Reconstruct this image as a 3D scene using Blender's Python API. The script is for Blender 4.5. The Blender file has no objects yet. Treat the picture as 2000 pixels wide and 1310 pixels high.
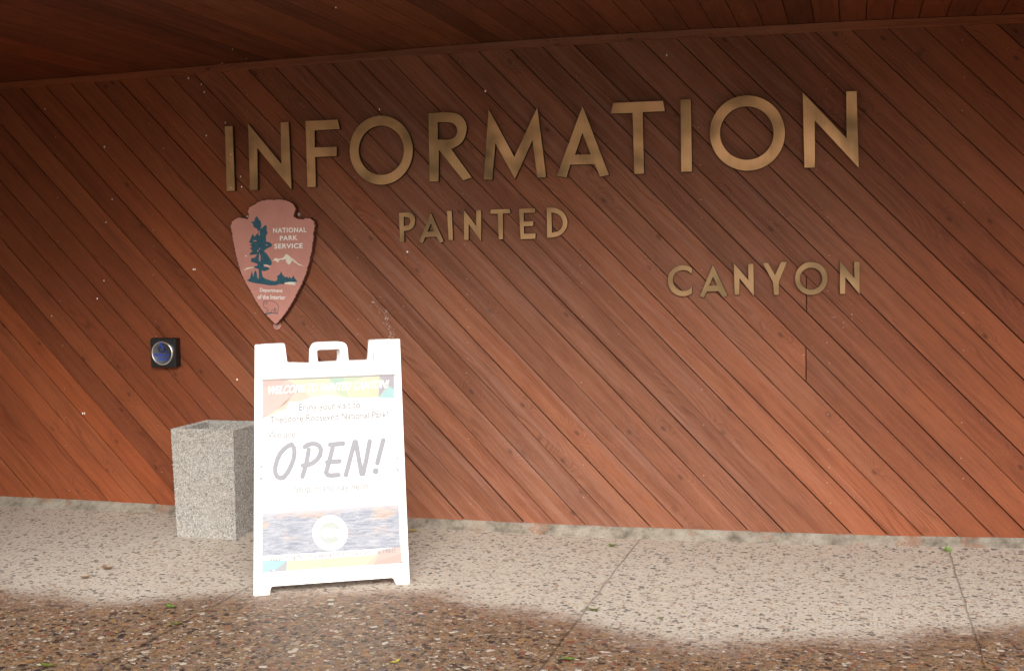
import bpy, bmesh, math, random
from mathutils import Vector, Matrix, noise
from mathutils.geometry import tessellate_polygon
random.seed(7)
sc = bpy.context.scene
COL = sc.collection

# ------------------------------------------------------------------ calibration
F, CX, CY, H, D = 2413.0, 1000.0, 655.0, 1.4, 6.149
def cdir(X, Y): return Vector((X - CX, -(Y - CY), -F))
yw = cdir(1668, 500).normalized()
xw = -cdir(-7730, 663); xw = (xw - yw * xw.dot(yw)).normalized()
zw = xw.cross(yw)
R = Matrix((xw, yw, zw))              # camera -> world
CAM = Vector((0, -D, H))
def on_plane(X, Y, o, n):
    r = R @ cdir(X, Y)
    return CAM + r * ((o - CAM).dot(n) / r.dot(n))
def W(X, Y, y=0.0):                   # a point of the wall plane
    return on_plane(X, Y, Vector((0, y, 0)), Vector((0, 1, 0)))
def G(X, Y, z=0.0):                   # a point of the ground plane
    return on_plane(X, Y, Vector((0, 0, z)), Vector((0, 0, 1)))

def interp(tab, x):
    if x <= tab[0][0]: return tab[0][1]
    for (a, b), (c, d) in zip(tab, tab[1:]):
        if x <= c: return b + (d - b) * (x - a) / (c - a)
    return tab[-1][1]
TRIM_TOP = [(-8, 2.44), (-4.74, 2.480), (-4.314, 2.485), (-3.902, 2.491), (-3.503, 2.498), (-3.116, 2.506), (-2.74, 2.511), (-2.376, 2.515),
            (-2.022, 2.520), (-1.679, 2.524), (-1.345, 2.523), (-1.021, 2.522), (-0.706, 2.519), (-0.399, 2.513), (-0.1, 2.51),
            (0.191, 2.505), (0.474, 2.497), (0.75, 2.49), (3.2, 2.43)]
PLANK_BOT = [(-8, .09), (-4.858, .07), (-4.269, .067), (-3.705, .057), (-2.887, .047), (-2.2, .042), (-1.4, .038), (-.9, .040), (-.3, .044), (.2, .050), (.5, .057), (.76, .064), (3.2, .11)]
CONTACT = [(-8, .05), (-4.828, .033), (-3.68, .024), (-2.22, .0035), (-1.15, -.008), (-.07, .010), (.76, .036), (3.2, .08)]
WET = [(-9, -1.2), (-3.753, -1.423), (-3.405, -1.53), (-3.104, -1.595), (-2.908, -1.512), (-2.619, -1.367), (-2.464, -1.335), (-1.879, -1.126),
       (-1.697, -1.175), (-1.489, -1.256), (-1.249, -1.325), (-1.062, -1.398), (-.896, -1.507), (-.766, -1.567), (-.494, -1.588), (-.346, -1.556),
       (-.201, -1.472), (.058, -1.416), (.245, -1.31), (.438, -1.186), (.63, -1.11), (9, -1.1)]
def gz(x, y):                         # the pavement lifts a little towards the wall
    return interp(CONTACT, x) * math.exp(min(0.0, y) / .35)

# ------------------------------------------------------------------ helpers
def link_mesh(name, bm, mat, parent=None, smooth=False):
    me = bpy.data.meshes.new(name)
    bm.to_mesh(me); bm.free()
    for m in (mat if isinstance(mat, (list, tuple)) else [mat]): me.materials.append(m)
    if smooth:
        for p in me.polygons: p.use_smooth = True
    o = bpy.data.objects.new(name, me); COL.objects.link(o)
    if parent: o.parent = parent
    return o
def tag(o, label=None, cat=None, group=None, kind=None):
    if label: o['label'] = label
    if cat: o['category'] = cat
    if group: o['group'] = group
    if kind: o['kind'] = kind
    return o
def empty(name, loc, label, cat, group=None):
    o = bpy.data.objects.new(name, None); COL.objects.link(o)
    o.empty_display_size = .1
    o.location = loc
    return tag(o, label, cat, group)
def child(o, root):                   # keep world-space mesh data, hang under root
    o.parent = root
    o.matrix_parent_inverse = Matrix.Translation(-root.location)
    return o
def soften(pts, it=2, lim=50):
    for _ in range(it):
        out = []; n = len(pts)
        for i in range(n):
            p, q, r = pts[i - 1], pts[i], pts[(i + 1) % n]
            a = math.atan2(q[1] - p[1], q[0] - p[0]); b = math.atan2(r[1] - q[1], r[0] - q[0])
            t = abs((b - a + math.pi) % (2 * math.pi) - math.pi)
            if t < math.radians(lim) and t > .01:
                out.append((q[0] * .75 + p[0] * .25, q[1] * .75 + p[1] * .25))
                out.append((q[0] * .75 + r[0] * .25, q[1] * .75 + r[1] * .25))
            else: out.append(q)
        pts = out
    return pts
def ell(cx, cy, rx, ry, n=72): return [(cx + rx * math.cos(2 * math.pi * i / n), cy + ry * math.sin(2 * math.pi * i / n)) for i in range(n)]
def area(pts):
    return .5 * sum(pts[i - 1][0] * pts[i][1] - pts[i][0] * pts[i - 1][1] for i in range(len(pts)))
def inset(pts, d):                    # simple mitred inset of a 2-D ring
    n = len(pts); s = 1 if area(pts) > 0 else -1; out = []
    for i in range(n):
        p, q, r = Vector(pts[i - 1]), Vector(pts[i]), Vector(pts[(i + 1) % n])
        e, f = (q - p), (r - q)
        if e.length < 1e-9 or f.length < 1e-9: out.append(tuple(q)); continue
        e.normalize(); f.normalize()
        n1 = Vector((-e.y, e.x)) * s; n2 = Vector((-f.y, f.x)) * s
        m = n1 + n2
        if m.length < 1e-6: out.append(tuple(q)); continue
        m.normalize(); k = d / max(.45, m.dot(n1))
        out.append(tuple(q + m * k))
    return out
def slab(bm, rings, frame, t0, t1, bevel=0.0, side_mat=0, front_mat=0):
    """rings: 2-D rings (first outer, the rest holes) in frame (o, ex, ey, n); front cap at o+n*t1, back at o+n*t0"""
    o, ex, ey, n = frame
    def P(p, t): return o + ex * p[0] + ey * p[1] + n * t
    fr = [inset(r, bevel if k == 0 else -bevel) if bevel else r for k, r in enumerate(rings)]
    def cap(rs, t, flip):
        vs = [[bm.verts.new(P(p, t)) for p in r] for r in rs]
        flat = [v for r in vs for v in r]
        for tri in tessellate_polygon([[Vector((p[0], p[1], 0)) for p in r] for r in rs]):
            f = [flat[i] for i in tri]
            a, b, c = [x.co for x in f]
            nn = (b - a).cross(c - a)
            if nn.length < 1e-12: continue
            if (nn.dot(n) < 0) != flip: f.reverse()
            try:
                ff = bm.faces.new(f); ff.material_index = side_mat if flip else front_mat
            except ValueError: pass
        return vs
    vf = cap(fr, t1, False)
    levels = [vf]
    if bevel: levels.append([[bm.verts.new(P(p, t1 - bevel)) for p in r] for r in rings])
    if t0 < t1 - 1e-9:
        levels.append(cap(rings, t0, True))
        for A, B in zip(levels, levels[1:]):
            for k, (ra, rb) in enumerate(zip(A, B)):
                s = area(rings[k]) > 0
                if k: s = not s
                m = len(ra)
                for i in range(m):
                    j = (i + 1) % m
                    q = [ra[i], rb[i], rb[j], ra[j]] if s else [ra[j], rb[j], rb[i], ra[i]]
                    try: bm.faces.new(q).material_index = side_mat
                    except ValueError: pass
WALLF = (Vector((0, 0, 0)), Vector((1, 0, 0)), Vector((0, 0, 1)), Vector((0, -1, 0)))   # wall frame, front towards -y
def wall_ring(pts, y):                # photo points -> wall coordinates at depth y
    out = []
    for p in pts:
        w = W(p[0], p[1], y); out.append((w.x, w.z))
    return out
def cr(pts, s, ox, oy): return [(ox + p[0] / s, oy + p[1] / s) for p in pts]
def box(bm, x0, x1, y0, y1, z0, z1, mi=0):
    v = [bm.verts.new((x, y, z)) for x in (x0, x1) for y in (y0, y1) for z in (z0, z1)]
    for f in ((0, 1, 3, 2), (4, 6, 7, 5), (0, 4, 5, 1), (2, 3, 7, 6), (0, 2, 6, 4), (1, 5, 7, 3)):
        bm.faces.new([v[i] for i in f]).material_index = mi

# ------------------------------------------------------------------ materials
def newmat(name):
    m = bpy.data.materials.new(name); m.use_nodes = True
    nt = m.node_tree; b = nt.nodes['Principled BSDF']
    return m, nt, b
class N:
    def __init__(s, nt): s.nt = nt
    def n(s, t, **k):
        x = s.nt.nodes.new(t)
        for a, b in k.items(): setattr(x, a, b)
        return x
    def l(s, a, b): s.nt.links.new(a, b)
    def put(s, sock, v):
        if v is None: return
        if hasattr(v, 'links'): s.l(v, sock)
        else: sock.default_value = v
    def math(s, op, a, b=None, c=None, clamp=False):
        x = s.n('ShaderNodeMath', operation=op); x.use_clamp = clamp
        s.put(x.inputs[0], a); s.put(x.inputs[1], b); s.put(x.inputs[2], c)
        return x.outputs[0]
    def rng(s, v, a, b, c=0., d=1., smooth=True):
        x = s.n('ShaderNodeMapRange'); x.interpolation_type = 'SMOOTHSTEP' if smooth else 'LINEAR'
        s.put(x.inputs[0], v)
        for i, q in enumerate((a, b, c, d)): s.put(x.inputs[i + 1], q)
        return x.outputs[0]
    def mix(s, f, a, b, mode='MIX'):
        x = s.n('ShaderNodeMix'); x.data_type = 'RGBA'; x.blend_type = mode
        s.put(x.inputs[0], f)
        for sock, v in ((x.inputs[6], a), (x.inputs[7], b)):
            if hasattr(v, 'links'): s.l(v, sock)
            else: sock.default_value = (*v, 1) if len(v) == 3 else v
        return x.outputs[2]
    def noise(s, vec, scale, detail=3, rough=.55, dist=0., dim='3D', w=None):
        x = s.n('ShaderNodeTexNoise'); x.noise_dimensions = dim
        if vec is not None: s.l(vec, x.inputs['Vector'])
        if w is not None: s.l(w, x.inputs['W'])
        x.inputs['Scale'].default_value = scale; x.inputs['Detail'].default_value = detail
        x.inputs['Roughness'].default_value = rough; x.inputs['Distortion'].default_value = dist
        return x.outputs['Fac']
    def comb(s, x, y, z=0.):
        c = s.n('ShaderNodeCombineXYZ')
        for i, v in enumerate((x, y, z)): s.put(c.inputs[i], v)
        return c.outputs[0]
    def sep(s, v):
        c = s.n('ShaderNodeSeparateXYZ'); s.l(v, c.inputs[0]); return c.outputs
    def ramp(s, v, stops, interp='LINEAR'):
        x = s.n('ShaderNodeValToRGB'); x.color_ramp.interpolation = interp
        e = x.color_ramp.elements
        while len(e) < len(stops): e.new(.5)
        for q, (p, c) in zip(e, stops): q.position = p; q.color = (*c, 1)
        s.l(v, x.inputs[0]); return x.outputs[0]
    def bump(s, h, strength, dist, normal=None):
        x = s.n('ShaderNodeBump'); x.inputs['Strength'].default_value = strength; x.inputs['Distance'].default_value = dist
        s.l(h, x.inputs['Height'])
        if normal is not None: s.l(normal, x.inputs['Normal'])
        return x.outputs[0]

def wood_material(name, tint=(1, 1, 1), dust=1.0):
    m, nt, b = newmat(name); g = N(nt)
    uv = g.n('ShaderNodeUVMap', uv_map='plank'); rn = g.n('ShaderNodeUVMap', uv_map='rnd')
    u, v, _ = g.sep(uv.outputs[0]); r1, r2, _ = g.sep(rn.outputs[0])
    pos = g.n('ShaderNodeTexCoord').outputs['Object']
    off = g.math('MULTIPLY', r1, 91.)
    # knots: sparse cells along each plank
    ku = g.comb(g.math('MULTIPLY_ADD', u, 2.6, off), g.math('MULTIPLY_ADD', v, 7., g.math('MULTIPLY', r2, 37.)), off)
    vo = g.n('ShaderNodeTexVoronoi'); vo.voronoi_dimensions = '2D'; g.l(ku, vo.inputs['Vector']); vo.inputs['Scale'].default_value = 1.
    cellr = g.sep(vo.outputs['Color'])[0]
    present = g.math('GREATER_THAN', cellr, .72)
    kpos = g.sep(vo.outputs['Position'])
    kdu = g.math('DIVIDE', g.math('SUBTRACT', g.math('MULTIPLY_ADD', u, 2.6, off), kpos[0]), 2.6)
    kdv = g.math('DIVIDE', g.math('SUBTRACT', g.math('MULTIPLY_ADD', v, 7., g.math('MULTIPLY', r2, 37.)), kpos[1]), 7.)
    kd = g.math('SQRT', g.math('ADD', g.math('MULTIPLY', g.math('MULTIPLY', kdu, kdu), .30), g.math('MULTIPLY', kdv, kdv)))
    kfield = g.math('MULTIPLY', g.math('EXPONENT', g.math('MULTIPLY', kd, -38.)), present)
    # growth-ring field: warped contour lines running along the plank
    slow = g.noise(g.comb(g.math('MULTIPLY', u, 1.1), g.math('MULTIPLY', v, 6.), off), 1., 2, .5)
    ring = g.math('ADD', g.math('MULTIPLY_ADD', slow, 15., g.math('MULTIPLY', v, 55.)), g.math('MULTIPLY', kfield, 9.))
    ringw = g.math('MULTIPLY_ADD', g.math('SINE', g.math('MULTIPLY', ring, 6.283)), .5, .5)
    fine = g.noise(g.comb(g.math('MULTIPLY', u, 9.), g.math('MULTIPLY', v, 420.), off), 1., 3, .6)
    fib = g.noise(g.comb(g.math('MULTIPLY', u, 3.), g.math('MULTIPLY', v, 60.), off), 1., 4, .6)
    blot = g.noise(g.comb(g.math('MULTIPLY', u, 1.6), g.math('MULTIPLY', v, 9.), off), 1., 4, .6)
    big = g.noise(pos, .9, 3, .5)
    speck = g.noise(pos, 160., 3, .7)
    pores = g.noise(pos, 430., 2, .6)
    base = g.ramp(blot, [(.25, (.150, .056, .024)), (.45, (.208, .081, .036)), (.6, (.245, .100, .047)), (.8, (.285, .122, .060))])
    base = g.mix(g.rng(fib, .35, .7, .08, .38), base, (.34, .145, .075))
    base = g.mix(g.rng(fine, .54, .66, 0, .62), base, (.11, .032, .015))
    ringmask = g.rng(g.noise(g.comb(g.math('MULTIPLY', u, 1.3), g.math('MULTIPLY', v, 5.), g.math('ADD', off, 20.)), 1., 2), .48, .66)
    ringmask = g.math('MAXIMUM', ringmask, g.math('MULTIPLY', g.rng(kfield, .08, .3), .9))
    base = g.mix(g.math('MULTIPLY', g.math('MULTIPLY', g.rng(ringw, .45, .95), ringmask), .5), base, (.12, .036, .016))
    base = g.mix(g.math('MULTIPLY', g.rng(kd, .013, .004, 0, .72), present), base, (.07, .026, .014))
    # per-plank tone
    tone = g.ramp(r2, [(0, (.58, .55, .54)), (.18, (.92, .86, .80)), (.4, (1.02, 1.04, 1.06)), (.6, (1.16, 1.05, .93)), (.8, (1.06, 1.10, 1.14)), (1, (.76, .69, .62))])
    base = g.mix(1., base, tone, 'MULTIPLY')
    # part dusty weathering and stain, part painted light: flash-bright middle, darker orange ends
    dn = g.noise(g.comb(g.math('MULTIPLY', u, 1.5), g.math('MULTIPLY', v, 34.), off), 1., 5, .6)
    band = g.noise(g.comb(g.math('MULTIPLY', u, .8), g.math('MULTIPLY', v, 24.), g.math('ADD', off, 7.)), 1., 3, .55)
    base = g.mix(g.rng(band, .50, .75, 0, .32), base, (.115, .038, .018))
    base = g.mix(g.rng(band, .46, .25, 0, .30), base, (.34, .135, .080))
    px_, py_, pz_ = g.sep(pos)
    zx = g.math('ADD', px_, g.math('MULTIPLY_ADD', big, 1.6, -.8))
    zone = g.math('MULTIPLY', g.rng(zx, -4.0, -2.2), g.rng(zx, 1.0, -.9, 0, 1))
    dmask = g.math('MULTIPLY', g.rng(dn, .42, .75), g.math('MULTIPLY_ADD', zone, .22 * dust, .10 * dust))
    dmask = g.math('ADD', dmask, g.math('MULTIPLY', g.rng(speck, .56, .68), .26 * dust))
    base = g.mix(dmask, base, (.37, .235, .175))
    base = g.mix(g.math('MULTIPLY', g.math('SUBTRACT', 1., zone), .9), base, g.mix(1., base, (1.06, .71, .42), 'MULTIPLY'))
    base = g.mix(g.rng(pores, .58, .72, 0, .42), base, (.10, .03, .015))
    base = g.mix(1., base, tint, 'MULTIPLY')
    g.l(base, b.inputs['Base Color'])
    g.put(b.inputs['Roughness'], g.rng(dn, .3, .8, .55, .8))
    b.inputs['Specular IOR Level'].default_value = .3
    hgt = g.math('ADD', g.math('MULTIPLY', fine, .5), g.math('ADD', g.math('MULTIPLY', speck, .5), g.math('MULTIPLY', g.math('MULTIPLY', ringw, ringmask), -.35)))
    hgt = g.math('ADD', hgt, g.math('MULTIPLY', pores, .5))
    g.l(g.bump(hgt, .55, .0025), b.inputs['Normal'])
    return m
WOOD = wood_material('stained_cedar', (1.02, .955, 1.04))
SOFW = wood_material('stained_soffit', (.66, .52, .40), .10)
def simple(name, col, rough=.6, metal=0., spec=.5, var=.12, scale=40., bump=0.):
    m, nt, b = newmat(name); g = N(nt)
    pos = g.n('ShaderNodeTexCoord').outputs['Object']
    f = g.noise(pos, scale, 4)
    lo = tuple(c * (1 - var) for c in col); hi = tuple(min(1, c * (1 + var)) for c in col)
    g.l(g.mix(g.rng(f, .3, .7), lo, hi), b.inputs['Base Color'])
    b.inputs['Roughness'].default_value = rough; b.inputs['Metallic'].default_value = metal
    b.inputs['Specular IOR Level'].default_value = spec
    if bump: g.l(g.bump(f, bump, .003), b.inputs['Normal'])
    return m
def brass_material(name, tint, orange):
    m, nt, b = newmat(name); g = N(nt)
    pos = g.n('ShaderNodeTexCoord').outputs['Object']
    oi = g.n('ShaderNodeObjectInfo').outputs['Random']
    x, y, z = g.sep(pos)
    p4 = g.comb(x, g.math('MULTIPLY', oi, 30.), z)
    cloud = g.noise(p4, 5.5, 2, .45)
    brush = g.noise(g.comb(g.math('MULTIPLY', x, 700.), 0., g.math('MULTIPLY', z, 6.)), 1., 3, .6)
    fine = g.noise(p4, 90., 3)
    c = g.ramp(cloud, [(.26, (.20, .150, .090)), (.40, (.42, .275, .155)), (.55, (.60, .385, .22)), (.75, (.70, .44, .27))])
    c = g.mix(1., c, tint, 'MULTIPLY')
    c = g.mix(g.rng(oi, .62, .98, 0, .5), c, g.mix(1., c, (.60, .68, .62), 'MULTIPLY'))
    c = g.mix(g.rng(brush, .4, .7, 0, .30), c, (.22, .15, .08))
    c = g.mix(g.rng(fine, .6, .8, 0, .35), c, (.16, .13, .09))
    g.l(c, b.inputs['Base Color'])
    b.inputs['Metallic'].default_value = .6
    g.put(b.inputs['Roughness'], g.rng(cloud, .3, .7, .58, .44))
    g.l(g.bump(brush, .25, .0006), b.inputs['Normal'])
    return m
BRASS = brass_material('aged_bronze', (1.22, 1.10, .94), 1)
BRASS_P = brass_material('dull_bronze', (.90, .84, .72), 1)
BRASS_C = brass_material('olive_bronze', (.66, .63, .55), 1)
SIDE = simple('bronze_edge', (.055, .036, .02), .6, .6)
WHITE = simple('white_plastic', (.88, .88, .89), .42, var=.03, scale=9.)
DARKSLOT = simple('dark_slot', (.05, .05, .055), .6)
BLACK = simple('black_plastic', (.012, .014, .016), .32, var=.2, scale=200.)
STEEL = simple('brushed_steel', (.22, .22, .235), .30, 1., var=.12, scale=30.)
STEELRIM = simple('polished_steel', (.80, .80, .82), .28, 1., var=.04)
BLUE = simple('blue_enamel', (.035, .085, .52), .4, var=.1)
TEAL = simple('teal_paint', (.022, .105, .155), .55, var=.15, scale=60.)
CREAM = simple('cream_paint', (.80, .76, .66), .55, var=.06)
WHITEP = simple('white_paint', (.93, .92, .90), .55, var=.04)
BLUELINE = simple('dark_line_paint', (.05, .06, .10), .55)
CLAY = simple('pinkish_brown_paint', (.60, .28, .235), .55, var=.05, scale=12., bump=.15)
CLAYEDGE = simple('brown_edge_paint', (.115, .032, .020), .6, var=.35, scale=60., bump=.4)
SCREW = simple('screw_metal', (.55, .52, .48), .4, .8)
PALE = simple('lime_stain', (.52, .42, .38), .8, var=.3, scale=150.)
NAIL = simple('galvanised_nail', (.50, .42, .36), .5, .3)
BACKING = simple('dark_felt', (.03, .014, .009), .9)

def aggregate(name='exposed_aggregate'):
    m, nt, b = newmat(name); g = N(nt)
    pos = g.n('ShaderNodeTexCoord').outputs['Object']
    at = g.n('ShaderNodeAttribute', attribute_name='wet')
    x, y, z = g.sep(pos)
    p = g.comb(x, y, 0.)
    big = g.noise(p, 3.2, 4, .55); mid = g.noise(p, 22., 4, .6); fine = g.noise(p, 260., 3, .6)
    wetraw = g.math('ADD', at.outputs['Fac'], g.math('MULTIPLY_ADD', big, .30, g.math('MULTIPLY_ADD', mid, .26, g.math('MULTIPLY_ADD', g.noise(p, 75., 2), .22, -.40))))
    wet = g.rng(wetraw, -.06, .22)
    soak = g.rng(wetraw, .0, .42)
    def stones(scale, seed, lo, hi):
        v = g.n('ShaderNodeTexVoronoi'); v.voronoi_dimensions = '2D'
        wob = g.noise(p, scale * 1.3, 1, .5)
        q = g.comb(g.math('ADD', g.math('ADD', x, seed * 7), g.math('MULTIPLY', wob, .6 / scale)), g.math('ADD', g.math('ADD', y, seed), g.math('MULTIPLY', wob, -.5 / scale)), 0.)
        g.l(q, v.inputs['Vector']); v.inputs['Scale'].default_value = scale
        r, gg, bb = g.sep(v.outputs['Color'])
        thr = g.rng(gg, 0., 1., lo, hi, False)
        dd = g.math('SUBTRACT', thr, v.outputs['Distance'])
        return g.rng(dd, 0., .045), r, g.rng(dd, -.16, -.06), g.rng(dd, 0., .3)
    a1, r1, b1, h1 = stones(62., .013, -.02, .66)
    a2, r2, b2, h2 = stones(34., .171, -.36, .54)
    a3, r3, b3, h3 = stones(120., .37, -.05, .56)
    DRYP = [(0, (.025, .027, .035)), (.2, (.07, .058, .05)), (.25, (.17, .13, .10)), (.30, (.36, .29, .23)), (.42, (.52, .46, .39)), (.68, (.57, .52, .45)), (.8, (.44, .32, .21)), (.9, (.24, .12, .08)), (1, (.58, .54, .50))]
    WETP = [(0, (.016, .016, .022)), (.17, (.045, .030, .022)), (.32, (.17, .095, .050)), (.46, (.33, .19, .085)), (.58, (.12, .11, .11)), (.70, (.30, .19, .10)), (.82, (.19, .055, .030)), (.93, (.40, .33, .25)), (1, (.62, .57, .50))]
    cem_d = g.mix(g.rng(mid, .3, .7), (.53, .475, .405), (.61, .555, .485))
    cem_d = g.mix(g.rng(fine, .45, .7, 0, .5), cem_d, (.36, .30, .24))
    cem_w = g.mix(g.rng(mid, .3, .7), (.19, .13, .082), (.265, .19, .125))
    cem_w = g.mix(g.rng(fine, .45, .7, 0, .6), cem_w, (.095, .06, .032))
    def lay(c, pal, dryk):
        c = g.mix(g.math('MULTIPLY', a3 if dryk else b3, .5 if dryk else .9), c, g.ramp(r3, pal))
        c = g.mix(g.math('MULTIPLY', a1 if dryk else b1, .9), c, g.ramp(r1, pal))
        c = g.mix(g.math('MULTIPLY', a2 if dryk else b2, .9), c, g.ramp(r2, pal))
        return c
    # in the dry band cement film hides much of the stone, only part of each shows
    film = g.rng(g.noise(p, 70., 2), .40, .56)
    dry = g.mix(g.math('MULTIPLY_ADD', film, .38, .0), lay(cem_d, DRYP, True), cem_d)
    wetc = lay(cem_w, WETP, False)
    wetc = g.mix(g.math('SUBTRACT', 1., soak), wetc, g.mix(.5, wetc, (.30, .20, .155)))
    col = g.mix(wet, dry, wetc)
    # construction joints (real positions across the walk)
    jm = None
    wv = g.math('MULTIPLY_ADD', g.noise(p, 5., 3), .02, -.010)
    wv = g.math('ADD', wv, g.math('MULTIPLY_ADD', g.noise(p, 90., 2), .010, -.005))
    for jx in (-2.56, -1.045, .425, 1.92, 3.4):
        d = g.math('ABSOLUTE', g.math('SUBTRACT', g.math('ADD', x, wv), jx))
        k = g.rng(d, .008, .002)
        jm = k if jm is None else g.math('MAXIMUM', jm, k)
    jcol = g.mix(wet, (.24, .19, .15), (.035, .022, .014))
    col = g.mix(g.math('MULTIPLY', jm, g.math('MULTIPLY_ADD', mid, .9, -.05)), col, jcol)
    g.l(col, b.inputs['Base Color'])
    stoney = g.math('MAXIMUM', a1, g.math('MAXIMUM', a2, a3))
    wr = g.math('MULTIPLY_ADD', stoney, -.12, .62)
    rr = g.n('ShaderNodeMix'); rr.data_type = 'FLOAT'
    g.put(rr.inputs[0], wet); rr.inputs[2].default_value = .92; g.put(rr.inputs[3], wr)
    g.l(rr.outputs[0], b.inputs['Roughness'])
    b.inputs['Specular IOR Level'].default_value = .42
    hh = g.math('ADD', g.math('MAXIMUM', h1, g.math('MAXIMUM', h2, g.math('MULTIPLY', h3, .6))), g.math('MULTIPLY', fine, .25))
    hh = g.math('SUBTRACT', hh, g.math('MULTIPLY', jm, 2.))
    bs = g.bump(hh, .8, .0030)
    g.l(bs, b.inputs['Normal'])
    return m
AGG = aggregate()
def mortar():
    m, nt, b = newmat('rough_mortar'); g = N(nt)
    pos = g.n('ShaderNodeTexCoord').outputs['Object']
    a = g.noise(pos, 14., 5, .65); c = g.noise(pos, 120., 3, .6); e = g.noise(pos, 6., 3)
    col = g.ramp(a, [(.3, (.12, .105, .08)), (.43, (.235, .21, .17)), (.56, (.32, .29, .24)), (.8, (.40, .38, .33))])
    z = g.sep(pos)[2]
    drip = g.math('MULTIPLY', g.rng(e, .56, .66), g.rng(c, .35, .6))
    col = g.mix(g.math('MULTIPLY', drip, .75), col, (.33, .13, .07))
    col = g.mix(g.rng(c, .55, .7, 0, .6), col, (.14, .11, .08))
    g.l(col, b.inputs['Base Color']); b.inputs['Roughness'].default_value = .9
    g.l(g.bump(g.math('ADD', a, c), .8, .008), b.inputs['Normal'])
    return m
MORTAR = mortar()
def stonemat():
    m, nt, b = newmat('pebble_facing'); g = N(nt)
    at = g.n('ShaderNodeAttribute', attribute_name='peb')
    pos = g.n('ShaderNodeTexCoord').outputs['Object']
    c = g.ramp(at.outputs['Fac'], [(0, (.15, .145, .135)), (.15, (.28, .275, .26)), (.4, (.39, .385, .37)), (.7, (.48, .48, .465)), (.9, (.62, .62, .62)), (1, (.34, .29, .23))])
    c = g.mix(g.rng(g.noise(pos, 5., 3), .35, .7, 0, .35), c, g.mix(1., c, (.84, .79, .70), 'MULTIPLY'))
    g.l(c, b.inputs['Base Color']); b.inputs['Roughness'].default_value = .75
    return m
PEB = stonemat()
PCEM = simple('planter_cement', (.30, .28, .25), .9, var=.3, scale=60., bump=.5)

# ------------------------------------------------------------------ sky and light
w = bpy.data.worlds.new('World'); sc.world = w; w.use_nodes = True
nt = w.node_tree; g = N(nt)
SUN_EL, SUN_AZ = math.radians(33), math.radians(159)       # azimuth: clockwise from +y
sky = nt.nodes.new('ShaderNodeTexSky'); sky.sky_type = 'NISHITA'; sky.sun_disc = False
sky.sun_elevation = SUN_EL; sky.sun_rotation = SUN_AZ
sky.air_density = 1.0; sky.dust_density = 6.0; sky.ozone_density = .6
hsv = nt.nodes.new('ShaderNodeHueSaturation'); hsv.inputs['Saturation'].default_value = .5
nt.links.new(sky.outputs[0], hsv.inputs['Color'])
bg = nt.nodes['Background']; nt.links.new(hsv.outputs[0], bg.inputs[0]); bg.inputs[1].default_value = .10
sl = bpy.data.lights.new('sun', 'SUN'); sl.energy = 1.5; sl.angle = math.radians(38); sl.color = (1., .98, .95)
so = bpy.data.objects.new('sun', sl); COL.objects.link(so)
sd = Vector((math.sin(SUN_AZ) * math.cos(SUN_EL), math.cos(SUN_AZ) * math.cos(SUN_EL), math.sin(SUN_EL)))
so.rotation_euler = sd.to_track_quat('Z', 'Y').to_euler(); so.location = sd * 20

# ------------------------------------------------------------------ camera
cd = bpy.data.cameras.new('camera'); cam = bpy.data.objects.new('camera', cd); COL.objects.link(cam)
cd.sensor_width = 36; cd.sensor_fit = 'HORIZONTAL'; cd.lens = F / 2000 * 36; cd.clip_start = .05; cd.clip_end = 3000
cam.matrix_world = Matrix.Translation(CAM) @ R.to_4x4()
sc.camera = cam
sc.view_settings.view_transform = 'Standard'; sc.view_settings.look = 'None'
sc.view_settings.gamma = 1; sc.view_settings.use_curve_mapping = False
sc.view_settings.exposure = .8

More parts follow.
